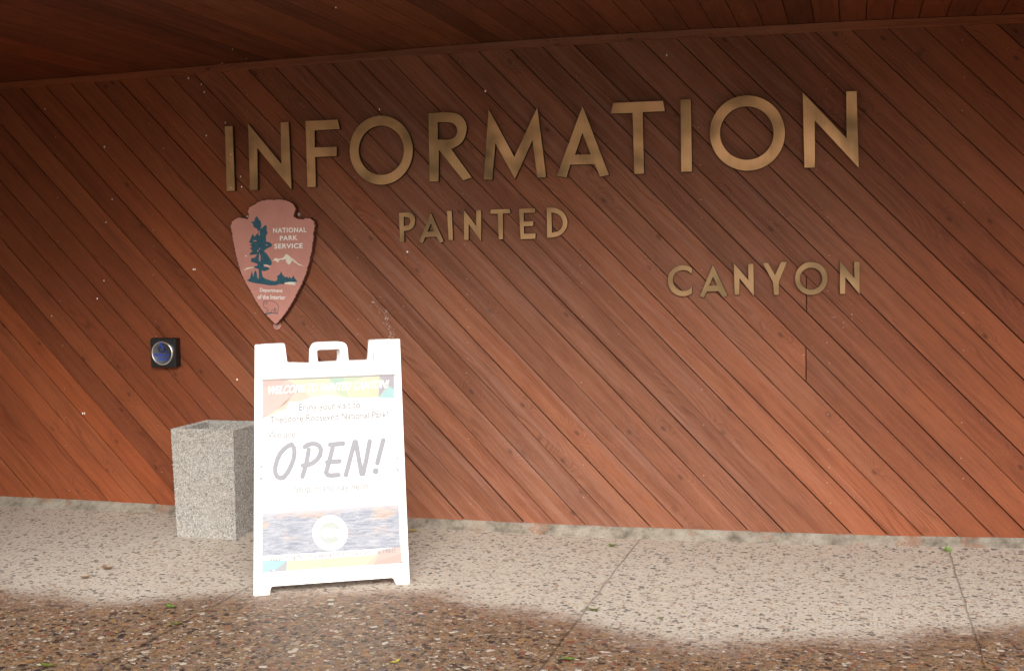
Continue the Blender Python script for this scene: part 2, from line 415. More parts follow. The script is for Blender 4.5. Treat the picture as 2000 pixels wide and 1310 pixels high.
# ------------------------------------------------------------------ building
bld = empty('visitor_building', (-2, 0, 0), 'red-brown plank wall with sloping boards under a deep wooden soffit, behind all the bronze letters', 'building')
def planks(bm, seams, zt, zb, y0=0., joints={}, back=.017, gap=.0021, cham=.0020):
    """boards between neighbouring seams; each seam is (x at top, x at bottom)"""
    uvl = bm.loops.layers.uv.new('plank'); rnl = bm.loops.layers.uv.new('rnd')
    for k in range(len(seams) - 1):
        (a0, b0), (a1, b1) = seams[k], seams[k + 1]
        pieces = [None]
        poly = [(a0, zt(a0) + .02), (a1, zt(a1) + .02), (b1, zb(b1)), (b0, zb(b0))]
        jx = joints.get(k)
        polys = [poly]
        if jx is not None:
            def clip(ps, side):
                out = []
                for i in range(len(ps)):
                    p, q = ps[i - 1], ps[i]
                    ip, iq = (p[0] - jx) * side > 0, (q[0] - jx) * side > 0
                    if ip != iq:
                        t = (jx - p[0]) / (q[0] - p[0]); out.append((jx, p[1] + (q[1] - p[1]) * t))
                    if iq: out.append(q)
                return out
            polys = [clip(poly, -1), clip(poly, 1)]
        d = Vector((b0 - a0, zb(b0) - zt(a0))).normalized(); nn = Vector((-d.y, d.x))
        dy = random.uniform(-.0012, .0012); stag = random.uniform(-.004, .003)
        for pl in polys:
            if area(pl) > 0: pl = pl[::-1]
            r1, r2 = random.random(), random.random()
            outer = inset(pl, gap * random.uniform(.8, 1.25)); outer = [(p[0], p[1] + (stag if p[1] < .3 else 0)) for p in outer]
            inner = inset(outer, cham)
            tilt = random.uniform(-.0012, .0012)
            def mk(ps, y): return [bm.verts.new((p[0], y0 + y + dy + tilt * ((Vector(p) - Vector(pl[0])).dot(nn) / .12), p[1])) for p in ps]
            A, B, C = mk(inner, 0), mk(outer, cham * .8), mk(outer, back)
            fs = [A]
            n = len(A)
            for i in range(n):
                j = (i + 1) % n
                fs += [[A[j], A[i], B[i], B[j]], [B[j], B[i], C[i], C[j]]]
            for f in fs:
                ff = bm.faces.new(f)
                for lp in ff.loops:
                    q = Vector((lp.vert.co.x, lp.vert.co.z)) - Vector((a0, 2.4))
                    lp[uvl].uv = (q.dot(d), q.dot(nn) + .3); lp[rnl].uv = (r1, r2)
top = [(82, 167), (132, 163), (177, 161), (225, 155), (276, 152), (327, 149), (372, 144), (425, 140), (477, 136), (530, 130), (584, 126), (639, 121), (694, 117), (751, 113), (808, 108), (866, 104), (926, 99), (987.5, 94), (1050, 90.5), (1112, 86), (1176, 82), (1244, 79), (1312, 75), (1376, 71), (1445, 66), (1518, 62), (1582, 59), (1653, 56), (1723, 53), (1792, 50), (1865, 46), (1936, 44)]
bot = [(850, 1014), (909, 1016.7), (966.5, 1019.6), (1026, 1023), (1086, 1025.8), (1146, 1027), (1211.6, 1030.8), (1274, 1032.4), (1338, 1034.6), (1398, 1036), (1465, 1040), (1535, 1042), (1599, 1044), (1667, 1046), (1737, 1047), (1805, 1048), (1876, 1049), (1945, 1050)]
ta = [W(*p).x for p in top]; ba = [W(*p).x for p in bot]
seams = []
for i in range(-30, len(ta) + 14):
    a = ta[i] if 0 <= i < len(ta) else (ta[0] + i * .1640 if i < 0 else ta[-1] + (i - len(ta) + 1) * .1645)
    b = ba[i] if 0 <= i < len(ba) else (ba[0] + i * .1645 if i < 0 else ba[-1] + (i - len(ba) + 1) * .1645)
    seams.append((a, b))
def zt(x): return interp(TRIM_TOP, x) - .035
def zb(x): return interp(PLANK_BOT, x)
def seam_x(k, z):
    a, b = seams[k]; t = (zt(a) - z) / (zt(a) - zb(b)); return a + (b - a) * t
joints = {}
for (X, Y) in ((1575, 580), (1574, 705)):
    p = W(X, Y)
    for k in range(len(seams) - 1):
        if seam_x(k, p.z) < p.x <= seam_x(k + 1, p.z): joints[k] = p.x
bm = bmesh.new(); planks(bm, seams, zt, zb, joints=joints)
# main wall; the unseen side wall added further down only shades it
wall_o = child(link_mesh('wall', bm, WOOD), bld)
bm = bmesh.new(); box(bm, -9.4, 3.0, .0175, .20, .02, 2.9)
child(link_mesh('wall_core', bm, BACKING), bld)
# nail heads (one set of the wall's fixings)
bm = bmesh.new()
for k in range(len(seams) - 1):
    for st in [x * .61 - 5.0 for x in range(0, 11)]:
        for off in (.25, .75):
            if random.random() < .55: continue
            a = seams[k][0] + (seams[k + 1][0] - seams[k][0]) * off; b = seams[k][1] + (seams[k + 1][1] - seams[k][1]) * off
            x = st + random.uniform(-.008, .008); t = (x - a) / (b - a)
            if not 0.02 < t < .98: continue
            z = zt(a) + (zb(b) - zt(a)) * t
            slab(bm, [ell(x, z, .0022, .0022, 8)], WALLF, -.001, .0018)
child(link_mesh('nail_heads', bm, NAIL), bld)['kind'] = 'stuff'
# trim board
bm = bmesh.new()
uvl = bm.loops.layers.uv.new('plank'); rnl = bm.loops.layers.uv.new('rnd')
xs = [-8 + i * .25 for i in range(45)]
for x0, x1 in zip(xs, xs[1:]):
    for (ya, yb, za, zb_) in ((-.020, -.020, -.038, -.003), (-.001, -.020, -.041, -.038), ):
        v = [bm.verts.new((x0, ya, interp(TRIM_TOP, x0) + za)), bm.verts.new((x1, ya, interp(TRIM_TOP, x1) + za)),
             bm.verts.new((x1, yb, interp(TRIM_TOP, x1) + zb_)), bm.verts.new((x0, yb, interp(TRIM_TOP, x0) + zb_))]
        f = bm.faces.new(v)
        for lp in f.loops: lp[uvl].uv = (lp.vert.co.x, lp.vert.co.z - lp.vert.co.y); lp[rnl].uv = (.37, .45)
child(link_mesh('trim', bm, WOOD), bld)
# soffit boards, at right angles to the wall
SOFF_L, SOFF_R = 3.6, 1.55
EAVE = [(-8.4, 5.4), (-3.8, 5.4), (-2.8, 2.45), (.1, 2.35), (1.6, 3.0), (3.3, 3.0)]  # unseen roof edge, made deeper at both ends to shade the wall
def eave(x):                          # how far the roof reaches out over the walk
    return -interp(EAVE, x)
bm = bmesh.new(); uvl = bm.loops.layers.uv.new('plank'); rnl = bm.loops.layers.uv.new('rnd')
k0 = 0
x = -1.248 - .1185 * 58
while x < 3.1:
    x1 = x + .1185; r1, r2 = random.random(), random.random()
    ys = [-.0005]
    while ys[-1] > -5.6: ys.append(ys[-1] - .4)
    e = eave((x + x1) / 2)
    gp = .0016
    pts = []
    for X in (x + gp, x + gp + .002, x1 - gp - .002, x1 - gp): pts.append(X)
    zz = [interp(TRIM_TOP, q) for q in pts]
    prof = [(pts[0], zz[0] + .02), (pts[0], zz[0] + .002), (pts[1], zz[1]), (pts[2], zz[2]), (pts[3], zz[3] + .002), (pts[3], zz[3] + .02)]
    va = [bm.verts.new((px, -.0005, pz)) for px, pz in prof]; vb = [bm.verts.new((px, e, pz)) for px, pz in prof]
    for i in range(5):
        f = bm.faces.new([va[i], vb[i], vb[i + 1], va[i + 1]])
        for lp in f.loops: lp[uvl].uv = (lp.vert.co.y, lp.vert.co.x - x); lp[rnl].uv = (r1, r2)
    x = x1
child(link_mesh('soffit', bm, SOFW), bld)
# roof above and fascia round its edge
bm = bmesh.new()
outl = [(-8.4, .4), (3.3, .4), (3.3, -3.04), (1.6, -3.04), (.1, -2.39), (-2.8, -2.49), (-3.8, -5.44), (-8.4, -5.44)]
slab(bm, [outl], (Vector((0, 0, 2.56)), Vector((1, 0, 0)), Vector((0, 1, 0)), Vector((0, 0, 1))), 0., .30)
child(link_mesh('roof', bm, BACKING), bld)
bm = bmesh.new()
for p, q in zip(outl[1:-1] , outl[2:]):
    p, q = Vector((*p, 0)), Vector((*q, 0)); dd = (q - p).normalized(); nn = Vector((dd.y, -dd.x, 0))
    if nn.dot(Vector((0, -1, 0)) + Vector((.3, 0, 0))) < 0: nn = -nn
    slab(bm, [[(0, 0), ((q - p).length, 0), ((q - p).length, .44), (0, .44)]], (p + Vector((0, 0, 2.44)), dd, Vector((0, 0, 1)), nn), .002, .03)
for lay in ('plank', 'rnd'):
    L = bm.loops.layers.uv.new(lay)
    for f in bm.faces:
        for lp in f.loops: lp[L].uv = (lp.vert.co.x, lp.vert.co.z) if lay == 'plank' else (.2, .5)
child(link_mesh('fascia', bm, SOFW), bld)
# side wall added out of view at left to block sky light
bm = bmesh.new()
s2 = [(-1 + i * .1645 - 2.4, -1 + i * .1645) for i in range(40)]
planks(bm, [s for s in s2 if s[1] > .0 and s[0] < 3.5], lambda x: 2.42, lambda x: .05)
for v in bm.verts:
    u_, y_, z_ = v.co
    v.co = Vector((-5.15 - y_, -u_, z_))
bmesh.ops.delete(bm, geom=[v for v in bm.verts if v.co.y > .4 or v.co.y < -1.45], context='VERTS')
ws = child(link_mesh('side_blocker', bm, WOOD), bld)
bm = bmesh.new(); box(bm, -5.35, -5.17, -1.3, -.03, .01, 2.43)
child(link_mesh('side_blocker_core', bm, BACKING), bld)
# mortar footing strip
bm = bmesh.new(); rows = []
n = 700
for i in range(n + 1):
    x = -6.2 + i * 8.6 / n
    t, c = interp(PLANK_BOT, x), interp(CONTACT, x)
    j = noise.noise(Vector((x * 9, 0, 0))) * .006 + noise.noise(Vector((x * 31, 3, 0))) * .004
    j2 = noise.noise(Vector((x * 6, 9, 0))) * .010 + noise.noise(Vector((x * 45, 5, 0))) * .004
    prof = [(.016, t + .012), (-.004 + j * .4, t + .003 + j * .3), (-.016 + j, t - .010), (-.026 + j + j2 * .3, c + (t - c) * .45), (-.036 + j2, c + .010), (-.050 + j2, c - .004)]
    rows.append([bm.verts.new((x, y, z)) for y, z in prof])
for a, b in zip(rows, rows[1:]):
    for i in range(5): bm.faces.new([a[i], a[i + 1], b[i + 1], b[i]])
child(link_mesh('footing', bm, MORTAR, smooth=True), bld)
# pale splashes dried on the boards
bm = bmesh.new()
def splat(X, Y, rx, ry):
    p = W(X, Y); n = 9; a0 = random.random() * 6
    pts = []
    for i in range(n):
        a = a0 + i * 6.283 / n; k = random.uniform(.55, 1.2)
        pts.append((p.x + math.cos(a) * rx * k / 400, p.z + math.sin(a) * ry * k / 400))
    slab(bm, [pts], WALLF, -.0005, random.uniform(.0018, .0024))
for X, Y, s in ((728, 589, 2.2), (731, 590, 1.4), (754, 606, 1.6), (755, 609, 1.8), (753, 620, 2.0), (757, 622, 1.6), (752, 624, 1.2), (756, 633, .9), (760, 638, 1.3), (759, 643, 1.2), (762, 648, 1.4), (764, 652, 1.4), (762, 657, 1.5), (767, 658, 1.6), (766, 662, 1.5), (743, 579, .8), (751, 588, .7), (740, 610, .8), (787, 598, .7), (771, 609, .5), (790, 581, .6), (787, 638, .7), (725, 598, .6),
                (1663, 614, 1.2), (1665, 623, .8), (1626, 619, .9), (1630, 620, .8), (1648, 630, .8), (1648, 639, .8), (1662, 595, .6), (1672, 651, .5), (1570, 694, 1.1), (1569, 589, 1.)):
    for _ in range(3): splat(X + random.uniform(-1.5, 1.5), Y + random.uniform(-1.5, 1.5), s * .55, s * .75)
for _ in range(110):
    t = random.random(); X = 728 + 42 * t ** .7 + random.gauss(0, 4.5); Y = 586 + 76 * t + random.gauss(0, 3)
    splat(X, Y, .45, .5)
for _ in range(200):
    X, Y = random.uniform(100, 1980), random.uniform(260, 1000)
    splat(X, Y, random.uniform(.25, .55), random.uniform(.25, .6))
child(link_mesh('splash_stain', bm, PALE), bld)['kind'] = 'stuff'

# ------------------------------------------------------------------ ground
bm = bmesh.new()
wl = bm.verts.layers.float.new('wet')
xs = [-6.6 + i * .05 for i in range(185)]; ys = [.06 - i * .04 for i in range(70)]
ys += [ys[-1] - .3 * (i + 1) for i in range(14)]
grid = []
for y in ys:
    row = []
    for x in xs:
        v = bm.verts.new((x, y, gz(x, y)))
        v[wl] = interp(WET, x) - y
        row.append(v)
    grid.append(row)
for r0, r1 in zip(grid, grid[1:]):
    for i in range(len(xs) - 1): bm.faces.new([r0[i], r1[i], r1[i + 1], r0[i + 1]])
tag(link_mesh('pavement', bm, AGG, smooth=True), 'exposed aggregate pavement, pale and dry by the wall, brown and wet in front', kind='structure')
GR = simple('prairie_ground', (.10, .095, .06), .9, var=.3, scale=.4)
bm = bmesh.new()
S = 1200
vs = [bm.verts.new(p) for p in ((-S, -S, -.02), (S, -S, -.02), (S, S, -.02), (-S, S, -.02))]; bm.faces.new(vs)
tag(link_mesh('ground', bm, GR), 'open ground beyond the pavement', kind='structure')

# ------------------------------------------------------------------ bronze letters
a5 = (3.846, 420, 200); a6 = (2.564, 920, 160); a7 = (5., 740, 380); a8 = (4.545, 1280, 490)
L = []
L += [('I', 'INFORMATION', a5, [[(72, 180), (132, 178), (150, 665), (87, 668)]]),
 ('N', 'INFORMATION', a5, [[(247, 157), (497, 460), (492, 150), (553, 147), (575, 655), (317, 345), (322, 658), (262, 660)]]),
 ('F', 'INFORMATION', a5, [[(678, 140), (922, 130), (938, 203), (748, 212), (750, 338), (914, 333), (914, 405), (752, 412), (758, 637), (693, 637)]]),
 ('O', 'INFORMATION', a5, [ell(1248, 360, 238, 260, 96), ell(1249, 361, 169, 184, 96)]),
 ('R', 'INFORMATION', a5, [[(1602, 82), (1700, 74), (1780, 75), (1833, 90), (1870, 122), (1890, 165), (1892, 210), (1876, 272), (1838, 322), (1775, 352), (1930, 565), (1865, 588), (1682, 360), (1680, 597), (1610, 597)], [(1672, 150), (1765, 150), (1803, 166), (1820, 205), (1814, 243), (1792, 270), (1752, 283), (1675, 280)]]),
 ('M', 'INFORMATION', a6, [[(88, 135), (217, 375), (332, 127), (377, 478), (332, 482), (307, 295), (220, 488), (122, 310), (107, 492), (62, 490)]]),
 ('A', 'INFORMATION', a6, [[(558, 120), (692, 467), (645, 477), (619, 413), (498, 415), (478, 480), (428, 473)], [(558, 258), (598, 362), (522, 364)]]),
 ('T', 'INFORMATION', a6, [[(712, 105), (962, 95), (972, 148), (860, 153), (867, 460), (817, 462), (808, 157), (698, 160)]]),
 ('I', 'INFORMATION', a6, [[(1048, 88), (1102, 87), (1107, 450), (1052, 452)]]),
 ('O', 'INFORMATION', a6, [ell(1384, 257, 189, 189, 96), ell(1381, 257, 133.5, 133, 96)]),
 ('N', 'INFORMATION', a6, [[(1660, 52), (1880, 282), (1878, 48), (1932, 46), (1942, 432), (1722, 195), (1723, 430), (1669, 431)]]),
 ('P', 'PAINTED', a7, [[(195, 180), (290, 172), (330, 185), (354, 220), (357, 270), (338, 322), (300, 350), (248, 358), (250, 463), (205, 465)], [(243, 220), (285, 221), (305, 240), (308, 270), (290, 300), (245, 306)]]),
 ('A', 'PAINTED', a7, [[(508, 175), (635, 457), (597, 475), (562, 412), (453, 418), (430, 475), (390, 462)], [(508, 287), (541, 360), (475, 362)]]),
 ('I', 'PAINTED', a7, [[(664, 160), (713, 160), (725, 445), (680, 447)]]),
 ('N', 'PAINTED', a7, [[(830, 145), (950, 305), (950, 152), (1000, 152), (1000, 458), (877, 292), (877, 445), (832, 445)]]),
 ('T', 'PAINTED', a7, [[(1095, 145), (1277, 140), (1287, 183), (1212, 187), (1215, 437), (1170, 438), (1160, 190), (1085, 190)]]),
 ('E', 'PAINTED', a7, [[(1367, 140), (1527, 133), (1530, 178), (1415, 182), (1418, 262), (1510, 260), (1508, 308), (1418, 312), (1420, 382), (1532, 380), (1530, 432), (1383, 437)]]),
 ('D', 'PAINTED', a7, [[(1637, 128), (1700, 125), (1770, 145), (1820, 190), (1845, 255), (1840, 320), (1800, 380), (1740, 415), (1643, 425)], [(1686, 178), (1730, 182), (1775, 212), (1797, 265), (1790, 320), (1755, 358), (1692, 372)]]),
 ('C', 'CANYON', a8, [[(327, 150), (265, 123), (200, 130), (145, 165), (112, 215), (108, 280), (130, 345), (170, 385), (225, 405), (285, 400), (325, 380), (328, 318), (290, 348), (235, 358), (185, 330), (155, 280), (160, 225), (190, 185), (240, 170), (290, 175), (325, 207)]]),
 ('A', 'CANYON', a8, [[(512, 120), (643, 398), (600, 415), (562, 358), (458, 362), (430, 417), (393, 402)], [(512, 232), (546, 303), (480, 307)]]),
 ('N', 'CANYON', a8, [[(695, 105), (825, 258), (823, 115), (872, 113), (875, 402), (748, 245), (748, 390), (703, 392)]]),
 ('Y', 'CANYON', a8, [[(950, 107), (1002, 105), (1062, 212), (1115, 98), (1170, 98), (1098, 275), (1098, 390), (1053, 391), (1043, 275)]]),
 ('O', 'CANYON', a8, [ell(1384, 245, 145.5, 147, 72), ell(1382, 246, 98, 96, 72)]),
 ('N', 'CANYON', a8, [[(1637, 90), (1767, 242), (1763, 97), (1813, 97), (1815, 388), (1688, 235), (1686, 382), (1638, 383)]])]
LBL = {'INFORMATION': ['thin olive-toned bronze letter I that starts the word INFORMATION, farthest left of the large letters',
   'large bronze letter N between the first I and the F of INFORMATION', 'large bronze letter F of INFORMATION above the arrowhead sign',
   'large bronze letter O between F and R of INFORMATION', 'large bronze letter R of INFORMATION, above the small letter P of PAINTED',
   'large bronze letter M in the middle of INFORMATION', 'large bronze letter A of INFORMATION, above the small word PAINTED',
   'large bronze letter T of INFORMATION with slanted bar ends', 'large bronze letter I between T and O of INFORMATION, with dark blotches',
   'largest bronze ring letter O between I and final N of INFORMATION', 'large bronze letter N that ends the word INFORMATION'],
 'PAINTED': ['small bronze letter P that starts the word PAINTED', 'small bronze letter A with spread feet in the word PAINTED', 'small bronze letter I in the word PAINTED',
   'small bronze letter N in the middle of PAINTED', 'small bright bronze letter T in the word PAINTED', 'small dull olive letter E in the word PAINTED', 'small bronze letter D that ends the word PAINTED'],
 'CANYON': ['small bronze letter C that starts the word CANYON', 'small bronze letter A with spread feet in the word CANYON', 'small bronze letter N between A and Y of CANYON',
   'small bronze letter Y in the word CANYON', 'small bronze ring letter O in the word CANYON', 'small greyish bronze letter N that ends the word CANYON']}
cnt = {}
for ch, word, (s, ox, oy), rings in L:
    big = word == 'INFORMATION'
    yf = -.032 if big else -.022
    rr = [wall_ring(cr(soften(r) if (len(r) < 60 and ch in 'RPDC') else r, s, ox, oy), yf) for r in rings]
    cx = sum(p[0] for p in rr[0]) / len(rr[0]); cz = min(p[1] for p in rr[0])
    rr = [[(p[0] - cx, p[1] - cz) for p in r] for r in rr]
    bm = bmesh.new()
    slab(bm, rr, WALLF, -.010, (.010 if big else .006), .0008, side_mat=1)
    o = link_mesh('letter', bm, [{'I': BRASS, 'P': BRASS_P, 'C': BRASS_C}[word[0]], SIDE])
    o.location = (cx, yf + (.010 if big else .006), cz)
    i = cnt.get(word, 0); cnt[word] = i + 1
    tag(o, LBL[word][i], 'letter', 'bronze letters of the word ' + word)
    # stand-off studs into the wall
    ins = inset(rr[0], .012 if big else .007)
    for q in (ins[0], ins[len(ins) // 2]):
        bm = bmesh.new()
        slab(bm, [ell(q[0], q[1], .003, .003, 8)], WALLF, -.024 if big else -.018, -.0095)
        link_mesh('stud', bm, SIDE, o)

# ------------------------------------------------------------------ text helper
_cache = {}
def text_tris(s, bold=0., spacing=1.):
    key = (s, bold, spacing)
    if key in _cache: return _cache[key]
    cu = bpy.data.curves.new('t', 'FONT'); cu.body = s; cu.offset = bold; cu.space_character = spacing
    o = bpy.data.objects.new('t', cu); COL.objects.link(o)
    dg = bpy.context.evaluated_depsgraph_get()
    me = bpy.data.meshes.new_from_object(o.evaluated_get(dg)); me.calc_loop_triangles()
    vs = [(v.co.x, v.co.y) for v in me.vertices]; tr = [tuple(t.vertices) for t in me.loop_triangles]
    bpy.data.objects.remove(o); bpy.data.curves.remove(cu); bpy.data.meshes.remove(me)
    x0, x1 = min(v[0] for v in vs), max(v[0] for v in vs); y0, y1 = min(v[1] for v in vs), max(v[1] for v in vs)
    vs = [((v[0] - x0) / (x1 - x0), (v[1] - y0) / (y1 - y0)) for v in vs]
    _cache[key] = (vs, tr); return vs, tr
def add_text(bm, s, TL, TR, BL, proj, n, bold=0., shear=0., spacing=1., mi=0):
    vs, tr = text_tris(s, bold, spacing)
    V = []
    for (u, v) in vs:
        a = 1 - v; uu = u + shear * (v - .5) * (1 - 0)
        V.append(bm.verts.new(proj(TL[0] + (TR[0] - TL[0]) * uu + (BL[0] - TL[0]) * a, TL[1] + (TR[1] - TL[1]) * uu + (BL[1] - TL[1]) * a)))
    for t in tr:
        f = [V[i] for i in t]
        if (f[1].co - f[0].co).cross(f[2].co - f[0].co).dot(n) < 0: f.reverse()
        try: bm.faces.new(f).material_index = mi
        except ValueError: pass
def stroke(pts, wpx, closed=False, ncap=7):
    """round-ended brush stroke -> list of convex rings (photo space)"""
    out = []
    for p, q in zip(pts, pts[1:]):
        dx, dy = q[0] - p[0], q[1] - p[1]; l = math.hypot(dx, dy); a = math.atan2(dy, dx); r = wpx / 2
        ring = [(p[0] + r * math.cos(a + math.pi / 2 + math.pi * i / ncap), p[1] + r * math.sin(a + math.pi / 2 + math.pi * i / ncap)) for i in range(ncap + 1)]
        ring += [(q[0] + r * math.cos(a - math.pi / 2 + math.pi * i / ncap), q[1] + r * math.sin(a - math.pi / 2 + math.pi * i / ncap)) for i in range(ncap + 1)]
        out.append(ring)
    return out
def flat_poly(bm, pts, proj, n, mi=0):
    V = [bm.verts.new(proj(*p)) for p in pts]
    for tri in tessellate_polygon([[Vector((p[0], p[1], 0)) for p in pts]]):
        f = [V[i] for i in tri]
        c = (f[1].co - f[0].co).cross(f[2].co - f[0].co)
        if c.length < 1e-14: continue
        if c.dot(n) < 0: f.reverse()
        try: bm.faces.new(f).material_index = mi
        except ValueError: pass
NW = Vector((0, -1, 0))

# ------------------------------------------------------------------ arrowhead sign
c1 = (4.517, 420, 370)
outline = [(555, 84), (600, 88), (645, 100), (682, 118), (700, 140), (713, 165), (710, 195), (697, 215), (700, 240), (725, 254), (765, 262), (800, 250), (835, 248), (872, 275), (884, 310),
 (880, 350), (870, 390), (873, 430), (864, 470), (860, 510), (856, 550), (842, 595), (836, 640), (818, 690), (808, 740), (786, 790), (765, 840), (742, 885), (718, 930), (698, 975), (670, 1020),
 (645, 1062), (612, 1108), (580, 1148), (548, 1185), (530, 1190), (500, 1162), (458, 1120), (418, 1078), (386, 1030), (352, 980), (328, 930), (300, 880), (268, 830), (248, 785), (226, 738), (210, 685),
 (193, 625), (178, 565), (166, 500), (152, 440), (146, 380), (133, 325), (150, 275), (205, 242), (245, 248), (283, 256), (298, 235), (284, 195), (300, 152), (348, 130), (385, 104), (430, 93), (475, 86), (515, 90)]
pts = []
n = len(outline)
cum = 0; last = outline[0]
for i in range(n):
    p, q = outline[i], outline[(i + 1) % n]
    l = math.hypot(q[0] - p[0], q[1] - p[1]); m = max(2, int(l / 7))
    for k in range(m):
        t = k / m; s = cum + l * t
        nx, ny = (q[1] - p[1]) / l, -(q[0] - p[0]) / l
        am = 4.2 * (abs(math.sin(s * math.pi / 44.)) - .45) + 1.2 * math.sin(s * .19)
        if 830 < cum % 10000 < 0: am = 0
        pts.append((p[0] + (q[0] - p[0]) * t + nx * am, p[1] + (q[1] - p[1]) * t + ny * am))
    cum += l
AY = -.045
arrow = empty('arrowhead_sign', W(535, 500), 'pinkish arrowhead-shaped park service sign with teal tree, under the first letters of INFORMATION', 'sign')
ring = wall_ring(cr(pts, *c1), AY)
bm = bmesh.new()
slab(bm, [ring], WALLF, .012, .045, .0035, side_mat=1)
child(link_mesh('sign_board', bm, [CLAY, CLAYEDGE]), arrow)
def ring_px(pts): return cr(pts, *c1)
def pw(y): return lambda X, Y: W(X, Y, y)
def inlay(name, polys, mat, y, parent, h=.0):
    bm = bmesh.new()
    for p in polys: flat_poly(bm, ring_px(p), pw(y), NW)
    return child(link_mesh(name, bm, mat), parent)
RIDGE = [(248, 716), (280, 690), (345, 682), (342, 688), (300, 700)]
tree = [(370, 235), (385, 262), (405, 285), (410, 325), (397, 343), (415, 340), (440, 315), (458, 322), (455, 360), (465, 385), (447, 410), (452, 435), (450, 460), (480, 466), (500, 480), (500, 502), (470, 515), (445, 530), (430, 545), (455, 565), (475, 595), (495, 625), (502, 655), (488, 672), (455, 660), (430, 665), (430, 680), (470, 688), (482, 703), (455, 714), (432, 722), (412, 712), (413, 740), (422, 772), (450, 790), (500, 805), (540, 808), (552, 785), (545, 762), (562, 756), (574, 745), (583, 720), (594, 748), (608, 765), (622, 775), (636, 768), (648, 784), (657, 766), (668, 784), (678, 780), (690, 757), (705, 785), (722, 805), (725, 818), (610, 823), (612, 836), (570, 834), (530, 846), (480, 846), (440, 838), (350, 826), (300, 812), (280, 800), (308, 786), (318, 745), (326, 718), (338, 772), (346, 730), (352, 710), (366, 730), (374, 780), (386, 788), (388, 740), (384, 702), (345, 690), (342, 680), (376, 670), (372, 655), (315, 636), (320, 606), (350, 602), (374, 572), (305, 579), (310, 560), (332, 545), (308, 518), (328, 509), (308, 486), (327, 478), (300, 466), (315, 430), (328, 393), (350, 418), (364, 398), (384, 376), (368, 345), (340, 332), (335, 305), (316, 288), (345, 280), (355, 250)]
inlay('tree_emblem', [tree], TEAL, AY - .0010, arrow)
inlay('tree_gap', [[(388, 350), (396, 395), (391, 408), (383, 404)], [(392, 560), (402, 590), (400, 635), (389, 632), (386, 600)], [(340, 448), (366, 450), (366, 457), (340, 458)], [(444, 488), (466, 487), (460, 498)], [(372, 535), (384, 532), (382, 548), (374, 548)], [(390, 515), (398, 518), (396, 530), (388, 528)]], CLAY, AY - .0018, arrow)
inlay('mountain_emblem', [[(505, 632), (530, 603), (558, 612), (598, 605), (630, 567), (665, 595), (700, 622), (730, 650), (782, 677), (740, 668), (700, 642), (684, 624), (655, 664), (640, 655), (622, 632), (628, 612), (595, 622), (575, 618), (550, 648), (540, 632), (520, 628)]], CREAM, AY - .0016, arrow)
inlay('ridge_emblem', [RIDGE], CREAM, AY - .0016, arrow)
inlay('ridge_emblem', [[(430, 662), (462, 668), (488, 680), (484, 684), (455, 676), (430, 670)]], CREAM, AY - .0016, arrow)
inlay('river_emblem', [[(614, 821), (660, 815), (722, 817), (700, 828), (717, 844), (660, 839), (614, 834)]], CREAM, AY - .0020, arrow)
bm = bmesh.new()
def q1(a): return (c1[1] + a[0] / c1[0], c1[2] + a[1] / c1[0])
for s, TL, TR, BL, bo, sp in (('NATIONAL', (511, 340), (805, 334), (513, 384), 0.026, 1.15), ('PARK', (571, 410), (727, 404), (572, 452), 0.026, 1.1), ('SERVICE', (523, 480), (773, 474), (523, 524), 0.026, 1.1),
                      ('Department', (396, 869), (596, 876), (395, 911), .016, 1.), ('of the Interior', (375, 926), (620, 932), (375, 966), .016, 1.)):
    bm = bmesh.new(); add_text(bm, s, q1(TL), q1(TR), q1(BL), pw(AY - .0012), NW, bold=bo, spacing=sp)
    child(link_mesh('lettering', bm, WHITEP), arrow)
bison = [[(428, 1018), (424, 1000), (432, 985), (446, 980), (455, 988), (470, 982), (495, 982), (522, 990), (542, 1005), (557, 1022), (562, 1042), (556, 1062), (553, 1090), (545, 1092)], [(428, 1018), (430, 1036), (440, 1046), (452, 1044), (458, 1056), (474, 1066), (462, 1078), (446, 1076)], [(500, 1068), (520, 1062), (534, 1046), (538, 1066), (534, 1088)], [(500, 1068), (492, 1086), (482, 1086)], [(452, 990), (462, 1000), (456, 1012)], [(436, 992), (442, 1000), (438, 1008)], [(520, 1046), (524, 1070), (518, 1086)]]
bm = bmesh.new()
for pl in bison:
    for r in stroke(ring_px(pl), .85, ncap=3): flat_poly(bm, r, pw(AY - .0011), NW)
child(link_mesh('bison_emblem', bm, BLUELINE), arrow)
inlay('grass_emblem', [[(438, 1092), (470, 1087), (500, 1084), (556, 1094), (552, 1100), (520, 1093), (500, 1092), (470, 1098), (450, 1102), (438, 1098)]], TEAL, AY - .0014, arrow)
# fixing tabs with screws
for X, Y, r in ((547, 1202, 34), (741, 222, 14)):
    bm = bmesh.new()
    slab(bm, [wall_ring(cr(ell(X, Y, r, r * 1.0, 28), *c1), -.012)], WALLF, .001, .0125, .001)
    child(link_mesh('fixing_tab', bm, CLAY), arrow)
for X, Y in ((545, 1206), (741, 219), (292, 240)):
    bm = bmesh.new()
    slab(bm, [wall_ring(cr(ell(X, Y, 13, 13, 16), *c1), -.015)], WALLF, .0127, .0165, .0008)
    child(link_mesh('screw', bm, SCREW), arrow)

